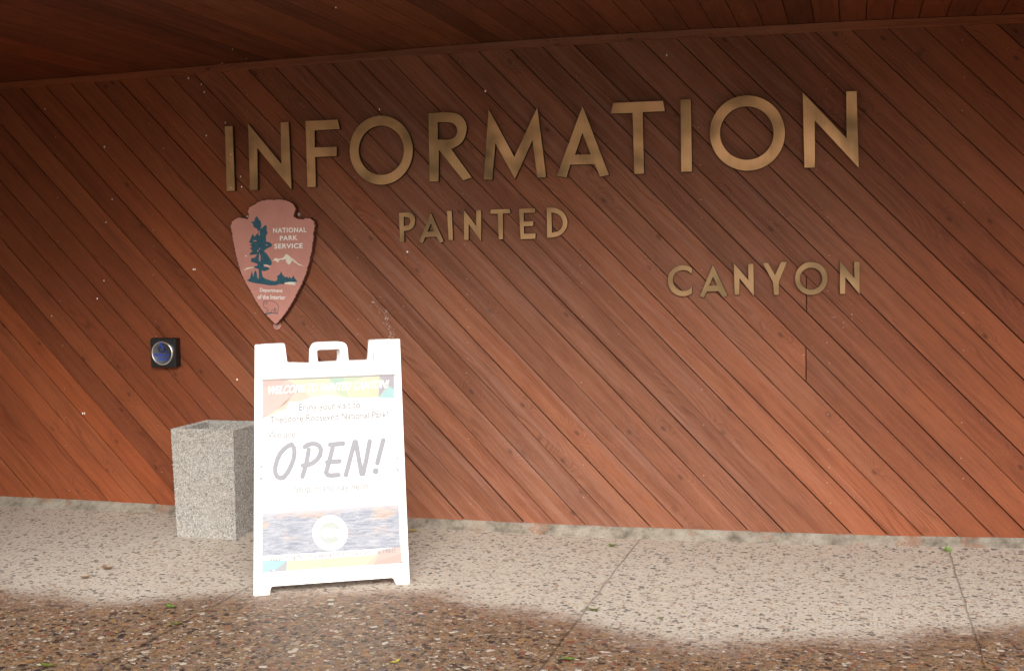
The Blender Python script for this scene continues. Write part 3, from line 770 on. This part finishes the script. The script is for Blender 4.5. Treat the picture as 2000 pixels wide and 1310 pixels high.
# ------------------------------------------------------------------ door push button
pb = empty('door_button', W(320, 690), 'black box with round silver push plate and blue wheelchair symbol, above the planter', 'door button')
BY = -.055
c5 = (13.1, 280, 640)
bx = cr([(150, 268), (800, 262), (838, 1020), (205, 1008)], *c5)
rb = wall_ring(bx, BY)
mz0 = sum(p[1] for p in rb[2:]) / 2; mz1 = sum(p[1] for p in rb[:2]) / 2; mx0 = (rb[0][0] + rb[3][0]) / 2; mx1 = (rb[1][0] + rb[2][0]) / 2
def rrect(x0, x1, z0, z1, r, n=5):
    out = []
    for cx_, cz_, a0 in ((x1 - r, z1 - r, 0), (x0 + r, z1 - r, 90), (x0 + r, z0 + r, 180), (x1 - r, z0 + r, 270)):
        for i in range(n + 1):
            a = math.radians(a0 + 90 * i / n); out.append((cx_ + r * math.cos(a), cz_ + r * math.sin(a)))
    return out
bm = bmesh.new(); slab(bm, [rrect(mx0, mx1, mz0, mz1, .010)], WALLF, -.001, .055, .004)
child(link_mesh('housing', bm, BLACK), pb)
cxz = wall_ring(cr([(490, 645)], *c5), BY - .004)[0]; rad = wall_ring(cr([(215, 645), (770, 645)], *c5), BY)
rx = (rad[1][0] - rad[0][0]) / 2
bm = bmesh.new()
prof = [(1.0, .056), (1.0, .063), (.97, .067), (.90, .0685), (.86, .067), (.84, .0665), (.0, .0675)]
rings = []
for k, (r, t) in enumerate(prof):
    if r == 0: rings.append([bm.verts.new((cxz[0], -t, cxz[1]))]); continue
    rings.append([bm.verts.new((cxz[0] + rx * r * math.cos(a * math.pi / 32), -t, cxz[1] + rx * r * math.sin(a * math.pi / 32))) for a in range(64)])
for k in range(len(rings) - 1):
    for i in range(64):
        j = (i + 1) % 64
        if len(rings[k + 1]) == 1: f = bm.faces.new([rings[k][i], rings[k][j], rings[k + 1][0]])
        else: f = bm.faces.new([rings[k][i], rings[k][j], rings[k + 1][j], rings[k + 1][i]])
        f.material_index = 1 if k < 4 else 0
plate = child(link_mesh('push_plate', bm, [STEEL, STEELRIM], smooth=True), pb)
# wheelchair symbol and words, in blue
bm = bmesh.new()
def bq(a): return (c5[1] + a[0] / c5[0], c5[2] + a[1] / c5[0])
BP = pw(-.0690)
flat_poly(bm, cr(ell(430, 395, 30, 30, 16), *c5), BP, NW)
arc = [(470 + 75 * math.cos(math.radians(a)), 545 + 80 * math.sin(math.radians(a))) for a in range(-20, 250, 15)]
for pl in ([(435, 430), (440, 510), (515, 515), (550, 600), (590, 600)], [(438, 465), (500, 465)], arc):
    for r in stroke(cr(pl, *c5), 24 / 13.1, ncap=4): flat_poly(bm, r, BP, NW)
child(link_mesh('wheelchair_symbol', bm, BLUE), pb)
bm = bmesh.new()
add_text(bm, 'PUSH TO', bq((275, 655)), bq((672, 665)), bq((275, 738)), BP, NW, bold=.03)
add_text(bm, 'OPEN', bq((345, 765)), bq((625, 772)), bq((345, 840)), BP, NW, bold=.03)
child(link_mesh('lettering', bm, BLUE), pb)

# ------------------------------------------------------------------ planter
PX0, PX1, PY0, PY1, PH = -3.400, -3.052, -.489, -.130, .566
planter = empty('planter', ((PX0 + PX1) / 2, (PY0 + PY1) / 2, 0), 'square pebble-faced concrete planter standing between the wall and the white sandwich board', 'planter')
T = .010
bm = bmesh.new()
pz = .004
def ringv(x0, x1, y0, y1, z): return [bm.verts.new(p) for p in ((x0, y0, z), (x1, y0, z), (x1, y1, z), (x0, y1, z))]
LV = [ringv(PX0 + .004, PX1 - .008, PY0, PY1, pz), ringv(PX0 - T, PX1 - .004, PY0 - T * .4, PY1, PH), ringv(PX0 - T + .035, PX1 - .039, PY0 + .031, PY1 - .035, PH), ringv(PX0 + .035, PX1 - .045, PY0 + .035, PY1 - .04, PH - .20)]
for a, b in zip(LV, LV[1:]):
    for i in range(4): j = (i + 1) % 4; bm.faces.new([a[i], a[j], b[j], b[i]])
bm.faces.new(LV[-1]); bm.faces.new(LV[0][::-1])
shell = [[tuple(v.co) for v in lv] for lv in LV]
child(link_mesh('planter_body', bm, PCEM), planter)
# pebbles pressed into the four faces, the rim and the inside lip (one textured facing)
ico = []
t_ = (1 + 5 ** .5) / 2
iv = [Vector(p).normalized() for p in ((-1, t_, 0), (1, t_, 0), (-1, -t_, 0), (1, -t_, 0), (0, -1, t_), (0, 1, t_), (0, -1, -t_), (0, 1, -t_), (t_, 0, -1), (t_, 0, 1), (-t_, 0, -1), (-t_, 0, 1))]
ifc = [(0, 11, 5), (0, 5, 1), (0, 1, 7), (0, 7, 10), (0, 10, 11), (1, 5, 9), (5, 11, 4), (11, 10, 2), (10, 7, 6), (7, 1, 8), (3, 9, 4), (3, 4, 2), (3, 2, 6), (3, 6, 8), (3, 8, 9), (4, 9, 5), (2, 4, 11), (6, 2, 10), (8, 6, 7), (9, 8, 1)]
verts, faces, cols = [], [], []
def pebble(p, nrm, r):
    q = nrm.to_track_quat('Z', 'Y').to_matrix(); a = random.random() * 6.283
    rot = Matrix.Rotation(a, 3, 'Z'); s = Vector((r * random.uniform(.7, 1.35), r * random.uniform(.55, .9), r * random.uniform(.5, .85)))
    b0 = len(verts); c = random.random()
    for v in iv:
        w_ = Vector((v.x * s.x, v.y * s.y, v.z * s.z)) * random.uniform(.88, 1.1)
        verts.append(p + q @ (rot @ w_)); cols.append(c)
    faces.extend([tuple(b0 + i for i in f) for f in ifc])
def cover(q, dens, r=.0036):
    a, b, c, d = [Vector(x) for x in q]
    nrm = (b - a).cross(d - a).normalized(); l1, l2 = (b - a).length, (d - a).length
    step = r * 1.55; nu, nv = int(l1 / step) + 1, int(l2 / step) + 1
    for i in range(nu + 1):
        for j in range(nv + 1):
            u = min(1, max(0, (i + random.uniform(-.45, .45)) / nu)); v = min(1, max(0, (j + random.uniform(-.45, .45)) / nv))
            p = (a * (1 - u) + b * u) * (1 - v) + (d * (1 - u) + c * u) * v
            pebble(p + nrm * random.uniform(-.0018, .0012), nrm, r * random.uniform(.7, 1.25))
for i in range(4):
    j = (i + 1) % 4
    cover((shell[0][i], shell[0][j], shell[1][j], shell[1][i]), 1)
    cover((shell[1][i], shell[1][j], shell[2][j], shell[2][i]), 1)
    s3 = [Vector(shell[2][k]).lerp(Vector(shell[3][k]), .4) for k in (i, j)]
    cover((shell[2][i], shell[2][j], s3[1], s3[0]), 1)
me = bpy.data.meshes.new('pebble_facing'); me.from_pydata(verts, [], faces); me.materials.append(PEB)
at = me.attributes.new('peb', 'FLOAT', 'POINT'); at.data.foreach_set('value', cols)
for p in me.polygons: p.use_smooth = True
pf = bpy.data.objects.new('pebble_facing', me); COL.objects.link(pf); child(pf, planter)

# ------------------------------------------------------------------ sandwich board
A = G(497, 1163); B = G(800.3, 1140)
e1 = (B - A).normalized(); bk = Vector((-e1.y, e1.x, 0))
TH = math.radians(10)
e2 = bk * math.sin(TH) + Vector((0, 0, math.cos(TH))); nf = e1.cross(e2)
if nf.dot(CAM - A) < 0: nf = -nf
board = empty('sandwich_board', (A + B) / 2, 'glaring white plastic sandwich board with a handle and an OPEN poster, standing on the pavement', 'sandwich board')
def S(t=0.): return lambda X, Y: on_plane(X, Y, A + nf * t, nf)
def sring(pts, t=0.):
    out = []
    for p in pts:
        v = on_plane(p[0], p[1], A + nf * t, nf) - A; out.append((v.dot(e1), v.dot(e2)))
    return out
def fillet(pts, idx, r, n=5):
    out = []
    for i, p in enumerate(pts):
        if i in idx:
            a, c = Vector(pts[i - 1]), Vector(pts[(i + 1) % len(pts)]); q = Vector(p)
            k = r if not isinstance(r, dict) else r[i]
            s, e = q + (a - q).normalized() * k, q + (c - q).normalized() * k
            for j in range(n + 1):
                t = j / n; out.append(tuple(s * (1 - t) ** 2 + q * 2 * t * (1 - t) + e * t * t))
        else: out.append(p)
    return out
fo = [(497.5, 672.7), (549, 670.6), (555, 708.7), (603.6, 709.8), (604.7, 668.8), (678.0, 666.5), (681, 704.6), (730.4, 703.6), (731.8, 663.4), (781.3, 661.5), (791.2, 920), (800.6, 1139.4), (773.9, 1141.5), (768.5, 1127.6), (529, 1144.9), (527, 1161.8), (495.2, 1163.8)]
so_ = fillet(sring(fo), {0, 1, 2, 3, 4, 5, 6, 7, 8, 9, 11, 12, 13, 14, 15, 16}, {0: .006, 1: .008, 2: .010, 3: .008, 4: .035, 5: .035, 6: .010, 7: .010, 8: .006, 9: .006, 11: .005, 12: .005, 13: .012, 14: .012, 15: .005, 16: .005})
hh = fillet(sring([(619, 683), (664, 681), (664, 705.6), (621, 707.7)]), {0, 1, 2, 3}, .010)
pocket = sring([(509.5, 740.8), (771.6, 730.0), (786.6, 1098.8), (509.0, 1119.6)])
FR = (A, e1, e2, nf)
bm = bmesh.new()
slab(bm, [so_, hh, pocket], FR, -.006, 0., .0015)          # face with the poster pocket
slab(bm, [so_, hh], FR, -.034, -.0065, 0.)                  # body behind it
child(link_mesh('front_panel', bm, WHITE), board)
# rear panel: the mirror image, leaning the other way, hinged at the shoulders
th2 = math.radians(7.5)
hz = max(p[1] for p in so_)
topc = A + e2 * hz - nf * .036
e2b = (Vector((0, 0, math.cos(th2))) - bk * math.sin(th2)); nb = bk * math.cos(th2) + Vector((0, 0, math.sin(th2)))
fo2 = [(p[0] * .90 + .033, p[1]) for p in so_]
hz2 = topc.z / math.cos(th2)
fo2 = [(p[0], p[1] + (hz2 - hz)) for p in fo2]; hh2 = [(p[0] * .90 + .033, p[1] + (hz2 - hz)) for p in hh]
O2 = topc - e2b * hz2; O2.z = max(O2.z, .001)
bm = bmesh.new(); slab(bm, [fo2, hh2], (O2, e1, e2b, nb), .0, .03, .0015)
child(link_mesh('rear_panel', bm, WHITE), board)
for (u0, u1) in ((.045, .080), (.585, .620)):
    bm = bmesh.new()
    slab(bm, [rrect(u0, u1, hz - .05, hz - .012, .004, 3)], (A - nf * .045, e1, e2, nf), 0., .0112)
    child(link_mesh('hinge', bm, WHITE), board)
# small slots and ticks in the frame
bm = bmesh.new()
for pl in ([(508.6, 908), (511, 908), (511, 913), (508.6, 913)], [(508.4, 932), (511, 932), (511, 937), (508.4, 937)], [(775.6, 893), (777.2, 893), (777.4, 897), (775.8, 897)], [(776, 914), (778, 914), (778.3, 921), (776.4, 921)],
           [(508, 1117.7), (512, 1117.4), (512, 1118.7), (508, 1119)], [(783, 1096.6), (787, 1096.3), (787, 1097.6), (783, 1097.9)]):
    flat_poly(bm, pl, S(.0006), nf)
for x0 in (514, 532, 747, 765):
    y0 = 672.7 - (x0 - 497) * .0385 - .3
    flat_poly(bm, [(x0 - .8, y0 - .2), (x0 + .9, y0 - .2), (x0 + .1, y0 + 1.7)], S(.0006), nf)
child(link_mesh('slots', bm, DARKSLOT), board)
SH = simple('pocket_edge_grey', (.22, .21, .22), .6)
bm = bmesh.new()
flat_poly(bm, [(509.5, 742.3), (771.6, 731.2), (771.7, 732.6), (509.5, 743.5)], S(-.0028), nf)
child(link_mesh('pocket_lip', bm, SH), board)
# poster
POS = -.0055
ILL = 2.15
def pm(name, col, var=.02):
    if max(col) > 1: col = tuple((((c / 255 + .055) / 1.055) ** 2.4) / ILL for c in col)
    return simple(name, col, .5, var=var, scale=20.)
PAPER = pm('poster_paper', (.84, .84, .84))
poster = child(link_mesh('poster', (lambda b: (flat_poly(b, [(510.4, 741.8), (770.8, 731.2), (785.6, 1098.6), (510, 1118.9)], S(POS), nf), b)[1])(bmesh.new()), PAPER), board)
def pchild(name, bm, mat):
    o = link_mesh(name, bm, mat); o.parent = poster; return o
FA = lambda c: c
SAL, SAL2, PEACH = pm('salmon_ink', (246, 208, 200)), pm('soft_salmon_ink', (248, 219, 212)), pm('peach_ink', (253, 233, 216))
YEL, YEL2 = pm('yellow_ink', (252, 250, 218)), pm('light_yellow_ink', (253, 251, 230))
GRN, GRN2 = pm('green_ink', (205, 240, 220)), pm('light_green_ink', (228, 245, 212))
PUR, CYA, GRY = pm('purple_ink', (203, 197, 212)), pm('cyan_ink', (196, 246, 250)), pm('grey_ink', (208, 213, 220))
bm = bmesh.new(); mats = [SAL, SAL2, PEACH, YEL, YEL2, GRN, GRN2, PUR, CYA, GRY]
for mi, pl, dz in (
  (4, [(513, 741.7), (769.5, 731.4), (770, 777.5), (739.6, 775.3), (680, 777.5), (645, 771.6), (607, 776), (585, 784), (566, 784), (559, 792), (558, 800), (521, 815), (513, 816)], 0),
  (1, [(513, 743), (591, 739.5), (591, 767.5), (568, 775), (552, 788), (540, 800), (521, 811), (513, 816)], 1),
  (0, [(513, 743), (559, 741), (546, 755), (591, 748), (588, 766), (576, 767), (555, 790), (521, 812), (513, 816)], 2),
  (1, [(513, 757), (540, 751), (566, 775), (530, 808), (513, 812)], 3),
  (2, [(541, 800), (558, 800), (566, 784), (585, 784), (607, 776), (591, 762), (576, 768)], 2),
  (3, [(560, 741), (643, 737.6), (655, 755), (620, 762), (591, 758), (575, 750)], 3),
  (5, [(643, 737.6), (671, 736.4), (672, 750), (660, 756), (648, 749)], 4), (6, [(671, 736.4), (712, 734.8), (690, 744), (672, 750)], 5),
  (6, [(655, 748), (674, 752), (681, 777.5), (664, 770), (652, 760)], 5),
  (3, [(684, 750), (741.7, 733.6), (739.6, 775.3), (690, 777), (680, 765)], 4),
  (7, [(741.7, 733.4), (769.5, 732.0), (769.7, 760), (758, 752), (739.6, 775.3)], 6), (6, [(742.5, 737), (752, 747), (741.5, 752)], 7),
  (8, [(760, 753), (769.7, 761), (770, 777.7), (739.6, 776)], 7), (5, [(757, 751), (762, 755), (754, 762)], 8),
  # bottom band
  (8, [(512, 1094.5), (561, 1093), (542, 1112), (527, 1113), (527, 1117), (512, 1118)], 1),
  (9, [(561.5, 1093.2), (559.5, 1114.2), (527, 1117), (527, 1109), (534, 1115)], 2),
  (3, [(561.8, 1094.5), (625, 1091), (735, 1082), (724, 1102.5), (559.8, 1114)], 3), (6, [(625, 1090.5), (640, 1094), (637, 1108), (630, 1105)], 4),
  (2, [(745, 1073), (735, 1082), (712, 1104), (731, 1102.5), (750, 1085)], 4),
  (1, [(745, 1073), (766, 1070), (778, 1063), (783, 1062), (784.4, 1098.3), (728, 1102.6)], 5), (0, [(740, 1094), (784.2, 1080), (784.6, 1098), (730, 1102.2)], 6)):
    flat_poly(bm, pl, S(POS + .0003 + dz * .00018), nf, mi)
pchild('coloured_band', bm, mats)
# landscape strip
def landscape():
    m, nt, b = newmat('badlands_print'); g = N(nt)
    uv = g.n('ShaderNodeUVMap', uv_map='UVMap'); u, v, _ = g.sep(uv.outputs[0])
    wv = g.noise(g.comb(g.math('MULTIPLY', u, 5.), g.math('MULTIPLY', v, 6.)), 1., 4, .6)
    st = g.noise(g.comb(g.math('MULTIPLY', u, 7.), g.math('MULTIPLY_ADD', wv, 6., g.math('MULTIPLY', v, 22.))), 1., 5, .7)
    big = g.noise(g.comb(g.math('MULTIPLY', u, 4.), g.math('MULTIPLY', v, 2.4), 3.), 1., 3, .5)
    fine = g.noise(g.comb(g.math('MULTIPLY', u, 60.), g.math('MULTIPLY', v, 60.)), 1., 3, .7)
    c = g.ramp(st, [(.28, (.13, .15, .20)), (.42, (.22, .245, .31)), (.56, (.34, .36, .41)), (.75, (.44, .44, .46))])
    c = g.mix(g.math('MULTIPLY', g.rng(big, .5, .62), g.rng(v, .25, .55)), c, g.mix(g.rng(st, .3, .6), (.31, .24, .22), (.44, .37, .33)))
    c = g.mix(g.rng(fine, .5, .7, 0, .5), c, (.20, .22, .27))
    c = g.mix(g.rng(v, .86, 1., 0, .8), c, (.42, .41, .45))
    g.l(c, b.inputs['Base Color']); b.inputs['Roughness'].default_value = .5
    return m
bm = bmesh.new(); L_ = bm.loops.layers.uv.new('UVMap')
qd = [(512, 1002), (778.8, 984.5), (781.8, 1068), (512, 1085.2)]
vv = [bm.verts.new(S(POS + .0018)(*p)) for p in qd]; f = bm.faces.new(vv)
for lp, c in zip(f.loops, ((0, 1), (1, 1), (1, 0), (0, 0))): lp[L_].uv = c
f.normal_update()
if f.normal.dot(nf) < 0: f.normal_flip()
pchild('landscape_print', bm, landscape())
GREEN = pm('pale_green_ink', (226, 236, 232))
bm = bmesh.new()
flat_poly(bm, ell(644.6, 1040, 34.6, 34.6, 56), S(POS + .0022), nf, 0)
flat_poly(bm, ell(644.6, 1040, 21.5, 21.5, 48), S(POS + .0026), nf, 1)
c3 = (4.679, 480, 900)
bi = [(678, 660), (690, 628), (725, 608), (770, 610), (810, 622), (850, 630), (862, 655), (858, 700), (840, 706), (832, 690), (805, 672), (790, 690), (770, 700), (745, 688), (735, 706), (712, 700), (705, 680), (690, 678)]
flat_poly(bm, cr(bi, *c3), S(POS + .0030), nf, 0)
flat_poly(bm, cr([(735, 625), (775, 650), (820, 660), (800, 664), (760, 655), (730, 634)], *c3), S(POS + .0034), nf, 1)
for i, ch in enumerate('TRNHA'):
    a = math.radians(-158 + i * 34); cxp, cyp = 644.6 + 28 * math.cos(a), 1040 + 28 * math.sin(a)
    t = a + math.pi / 2; ux, uy = math.cos(t), math.sin(t); vx, vy = -uy, ux
    w_, h_ = 6.0, 8.0
    P0 = (cxp - ux * w_ / 2 - vx * h_ / 2, cyp - uy * w_ / 2 - vy * h_ / 2)
    add_text(bm, ch, P0, (P0[0] + ux * w_, P0[1] + uy * w_), (P0[0] + vx * h_, P0[1] + vy * h_), S(POS + .0028), nf, mi=1)
pchild('round_emblem', bm, [PAPER, GREEN])
INK, INK2, INK3 = pm('open_ink', (188, 190, 203)), pm('thin_ink', (185, 185, 190)), pm('faint_ink', (203, 205, 208))
PT = S(POS + .0032)
bm = bmesh.new()
add_text(bm, 'WELCOME TO PAINTED CANYON!', (523.5, 754), (759, 741.5), (522.5, 770), PT, nf, bold=.022, shear=.014)
pchild('welcome_lettering', bm, PAPER)
bm = bmesh.new()
add_text(bm, 'Enjoy your visit to', (584, 788), (703.5, 782.8), (584, 806), PT, nf, bold=.012)
pchild('small_lettering', bm, INK2); bm = bmesh.new()
add_text(bm, 'Theodore Roosevelt National Park!', (527.5, 812.6), (758, 801.2), (527.5, 826.0), PT, nf, bold=.012)
pchild('small_lettering', bm, INK2); bm = bmesh.new()
add_text(bm, "Supporting North Dakota's Public Lands Since 1951!", (527.5, 1085.3), (771.7, 1069.6), (527.5, 1096.5), PT, nf, bold=.016, spacing=1.08)
pchild('small_lettering', bm, INK2)
bm = bmesh.new()
add_text(bm, 'We are', (522, 842.0), (577, 839.6), (522, 856.3), PT, nf, bold=.012)
pchild('faint_lettering', bm, INK3); bm = bmesh.new()
add_text(bm, 'Stop in and say hello!', (575.5, 948.4), (723.5, 940.8), (575.5, 966), PT, nf, bold=.012)
pchild('faint_lettering', bm, INK3)
bm = bmesh.new()
OP = [[(570, 867.5), (563, 870), (555, 876), (547, 885), (541, 898), (537.5, 912), (537.5, 922), (541, 930), (547, 933), (554, 931.5), (561, 923), (568, 910), (573, 897), (575, 885), (575, 878), (573.5, 873)],
 [(603.0, 878.0), (599, 900), (595, 916), (590.5, 930)], [(595, 872), (601, 868), (609, 866), (617, 866.3), (624, 870.5), (627, 878), (625, 888), (619, 897), (611, 903.5), (602, 907), (591.5, 908.5)],
 [(644.5, 867.8), (670, 865.3)], [(649.5, 874), (645, 892), (640, 911), (636.8, 922), (640, 927), (648, 927.6), (661, 926.6)], [(638.7, 902), (663, 899.8)],
 [(675.5, 926.7), (682, 902), (688, 879), (692.5, 862.5), (695, 862.5), (699, 885), (703, 908), (706, 925), (709, 924.5), (714, 903), (719, 878), (722, 861)],
 [(748.5, 859), (743, 880), (736.8, 903.5)], [(733.8, 919), (733.6, 919.3)]]
for pl in OP:
    for r in stroke(pl, 9.0 if len(pl) > 2 or pl[0][1] < 918 else 12.0, ncap=6): flat_poly(bm, r, PT, nf)
# overlapping strokes would share one plane: lift each a hair
for i, f in enumerate(bm.faces): pass
isl = 0
bm.verts.ensure_lookup_table()
seen = set()
for v in bm.verts:
    if v in seen: continue
    stack = [v]; seen.add(v); grp = []
    while stack:
        q = stack.pop(); grp.append(q)
        for e in q.link_edges:
            o_ = e.other_vert(q)
            if o_ not in seen: seen.add(o_); stack.append(o_)
    for q in grp: q.co += nf * (isl * .00003)
    isl += 1
pchild('open_lettering', bm, INK)

# ------------------------------------------------------------------ leaves, twig
def leafmat(name, c): return simple(name, c, .5, var=.35, scale=120.)
LG, LY, LB, LO = leafmat('green_leaf', (.10, .16, .03)), leafmat('yellow_leaf', (.36, .30, .05)), leafmat('brown_leaf', (.22, .13, .07)), leafmat('olive_leaf', (.10, .12, .02))
def leaf(X, Y, L_, wd, ang, mat, label, curl=.7, up=False):
    p = G(X, Y); z0 = gz(p.x, p.y) + .003
    bm = bmesh.new(); n = 12
    rows = []
    for i in range(n + 1):
        t = i / n; hw = wd * math.sin(math.pi * min(1, t * .97 + .03)) ** .8 * (1 - .35 * t) * (1 + .12 * math.sin(i * 2.3))
        lift = curl * L_ * (t - .5) ** 2
        rows.append([bm.verts.new(((t - .5) * L_, s * hw, lift + abs(s) * hw * .35 + .002)) for s in (-1, -.5, 0, .5, 1)])
    for a, b in zip(rows, rows[1:]):
        for i in range(4): bm.faces.new([a[i], b[i], b[i + 1], a[i + 1]])
    o = link_mesh('fallen_leaf', bm, mat, smooth=True)
    o.location = (p.x, p.y, z0); o.rotation_euler = (0.9 if up else 0, 0, ang)
    tag(o, label, 'leaf', 'leaves fallen on the pavement')
    bm = bmesh.new()
    st = bmesh.ops.create_cone(bm, segments=6, radius1=.0009, radius2=.0006, depth=L_ * .35, cap_ends=True)
    bmesh.ops.rotate(bm, verts=bm.verts, matrix=Matrix.Rotation(math.pi / 2, 3, 'Y')); bmesh.ops.translate(bm, verts=bm.verts, vec=(-.62 * L_, 0, .004))
    link_mesh('leaf_stalk', bm, mat, o)
leaf(335, 1188, .065, .016, -.3, LG, 'bright green leaf on wet pavement in front of the planter')
leaf(344, 1221, .05, .014, .4, LO, 'dull yellow-green leaf just below the bright green leaf')
leaf(95, 1303, .075, .015, .1, LO, 'dark green leaf at the bottom left corner of the pavement')
leaf(771, 1296, .06, .012, 1.1, LY, 'yellow-green leaf at the bottom edge, below the sandwich board')
leaf(1113, 1290, .060, .014, .1, LG, 'green leaf beside the foot of the middle pavement joint')
leaf(1160, 1193, .060, .012, .15, LO, 'olive leaf where the middle joint meets the wet edge')
leaf(1196, 1066, .040, .022, .2, LG, 'small green leaf against the footing right of the middle')
leaf(1851, 1083, .042, .024, .5, LG, 'green leaf standing against the footing at the top of the right joint', up=True)
leaf(808, 1040, .05, .02, .3, LY, 'yellow leaf by the wall, right beside the sandwich board')
leaf(1292, 1209, .026, .009, .5, LO, 'tiny olive leaf on the dry band right of the middle joint')
leaf(210, 1112, .060, .020, .2, LB, 'tan curled leaf on dry pavement left of the planter foot')
leaf(168, 1130, .055, .018, .9, LB, 'faint brown leaf left of the tan curled leaf')
leaf(14, 978, .02, .008, .2, LG, 'small green sprout-like leaf at the far left by the footing')
leaf(1937, 1075, .026, .008, .1, LG, 'tiny green leaf by the footing near the right edge')
leaf(3, 1156, .05, .009, .0, LB, 'dark brown sliver of leaf at the left edge of the wet pavement')
def tube(bm, pts, r0, r1, n=6):
    prev = None
    for i, p in enumerate(pts):
        p = Vector(p); d = (Vector(pts[min(i + 1, len(pts) - 1)]) - Vector(pts[max(i - 1, 0)])).normalized()
        s = d.cross(Vector((0, 0, 1))).normalized(); u = s.cross(d); r = r0 + (r1 - r0) * i / (len(pts) - 1)
        ring = [bm.verts.new(p + (s * math.cos(k * 6.283 / n) + u * math.sin(k * 6.283 / n)) * r) for k in range(n)]
        if prev:
            for k in range(n): bm.faces.new([prev[k], prev[(k + 1) % n], ring[(k + 1) % n], ring[k]])
        prev = ring
bm = bmesh.new()
def gp(X, Y, dz=.004): p = G(X, Y); return (p.x, p.y, gz(p.x, p.y) + dz)
tube(bm, [gp(258, 1011), gp(272, 1010, .006), gp(288, 1009.5, .005), gp(302, 1007.5, .010), (gp(318, 1003, .016))], .0022, .001)
tube(bm, [gp(288, 1009.5), gp(300, 1013, .006), gp(310, 1011, .004)], .0012, .0007)
tube(bm, [gp(296, 1008.5), gp(304, 1014.5, .003)], .0012, .0006)
tag(link_mesh('twig', bm, LB), 'small dry reddish twig lying by the footing left of the planter', 'twig')

# ------------------------------------------------------------------ sleet in the air
bm = bmesh.new(); bmesh.ops.create_icosphere(bm, subdivisions=2, radius=1.)
SNOW = simple('sleet_ice', (.9, .9, .92), .3, var=.02)
proto = None
sl_ = [(656, 15, 2.2, 3), (368, 153, 2, 2.6), (393, 165, 1.4, 2.4), (399, 180, 1.2, 2.2), (454, 97, 1.1, 1.6), (948, 178, 2.0, 3.2), (1302, 108, 2.0, 4), (440, 240, 1.3, 2.2), (403, 265, 1.4, 2.4), (451, 302, 1.1, 2), (204, 287, 1.4, 2.4), (470, 345, 1.4, 2.6), (472, 365, 1.2, 1.8), (451, 367, 1.3, 2), (741, 214, 1.2, 2.2),
       (377.5, 526, 1.6, 2.6), (381, 526, 1.5, 2.6), (161.5, 807, 1.6, 2.6), (165, 807, 1.5, 2.6), (463, 741, 1.7, 3), (795.5, 492, 2.3, 2.6), (203, 548, 1.2, 2), (190, 583, 1.4, 2.2), (219, 389, 1.3, 2.2), (207, 434, 1.3, 2), (319, 290, .9, 1), (88, 213, 1, 1.6), (101, 617, .9, 1.8), (434, 124, 1., 1.4), (481, 115, .8, 1.), (480.5, 500, 1.1, 2.2)]
me0 = None
for X, Y, a, b in sl_:
    y = -random.uniform(.5, 1.4)
    p = W(X, Y, y); s = (p - CAM).length / F
    if me0 is None:
        me0 = bpy.data.meshes.new('sleet_pellet'); bm.to_mesh(me0); bm.free(); me0.materials.append(SNOW)
        for q in me0.polygons: q.use_smooth = True
    o = bpy.data.objects.new('sleet_pellet', me0); COL.objects.link(o)
    o.location = p; o.scale = (a * s * .72, a * s * .72, b * s * .72)
    tag(o, 'tiny white sleet pellet falling in the air in front of the plank wall', 'sleet pellet', 'sleet pellets falling before the wall')
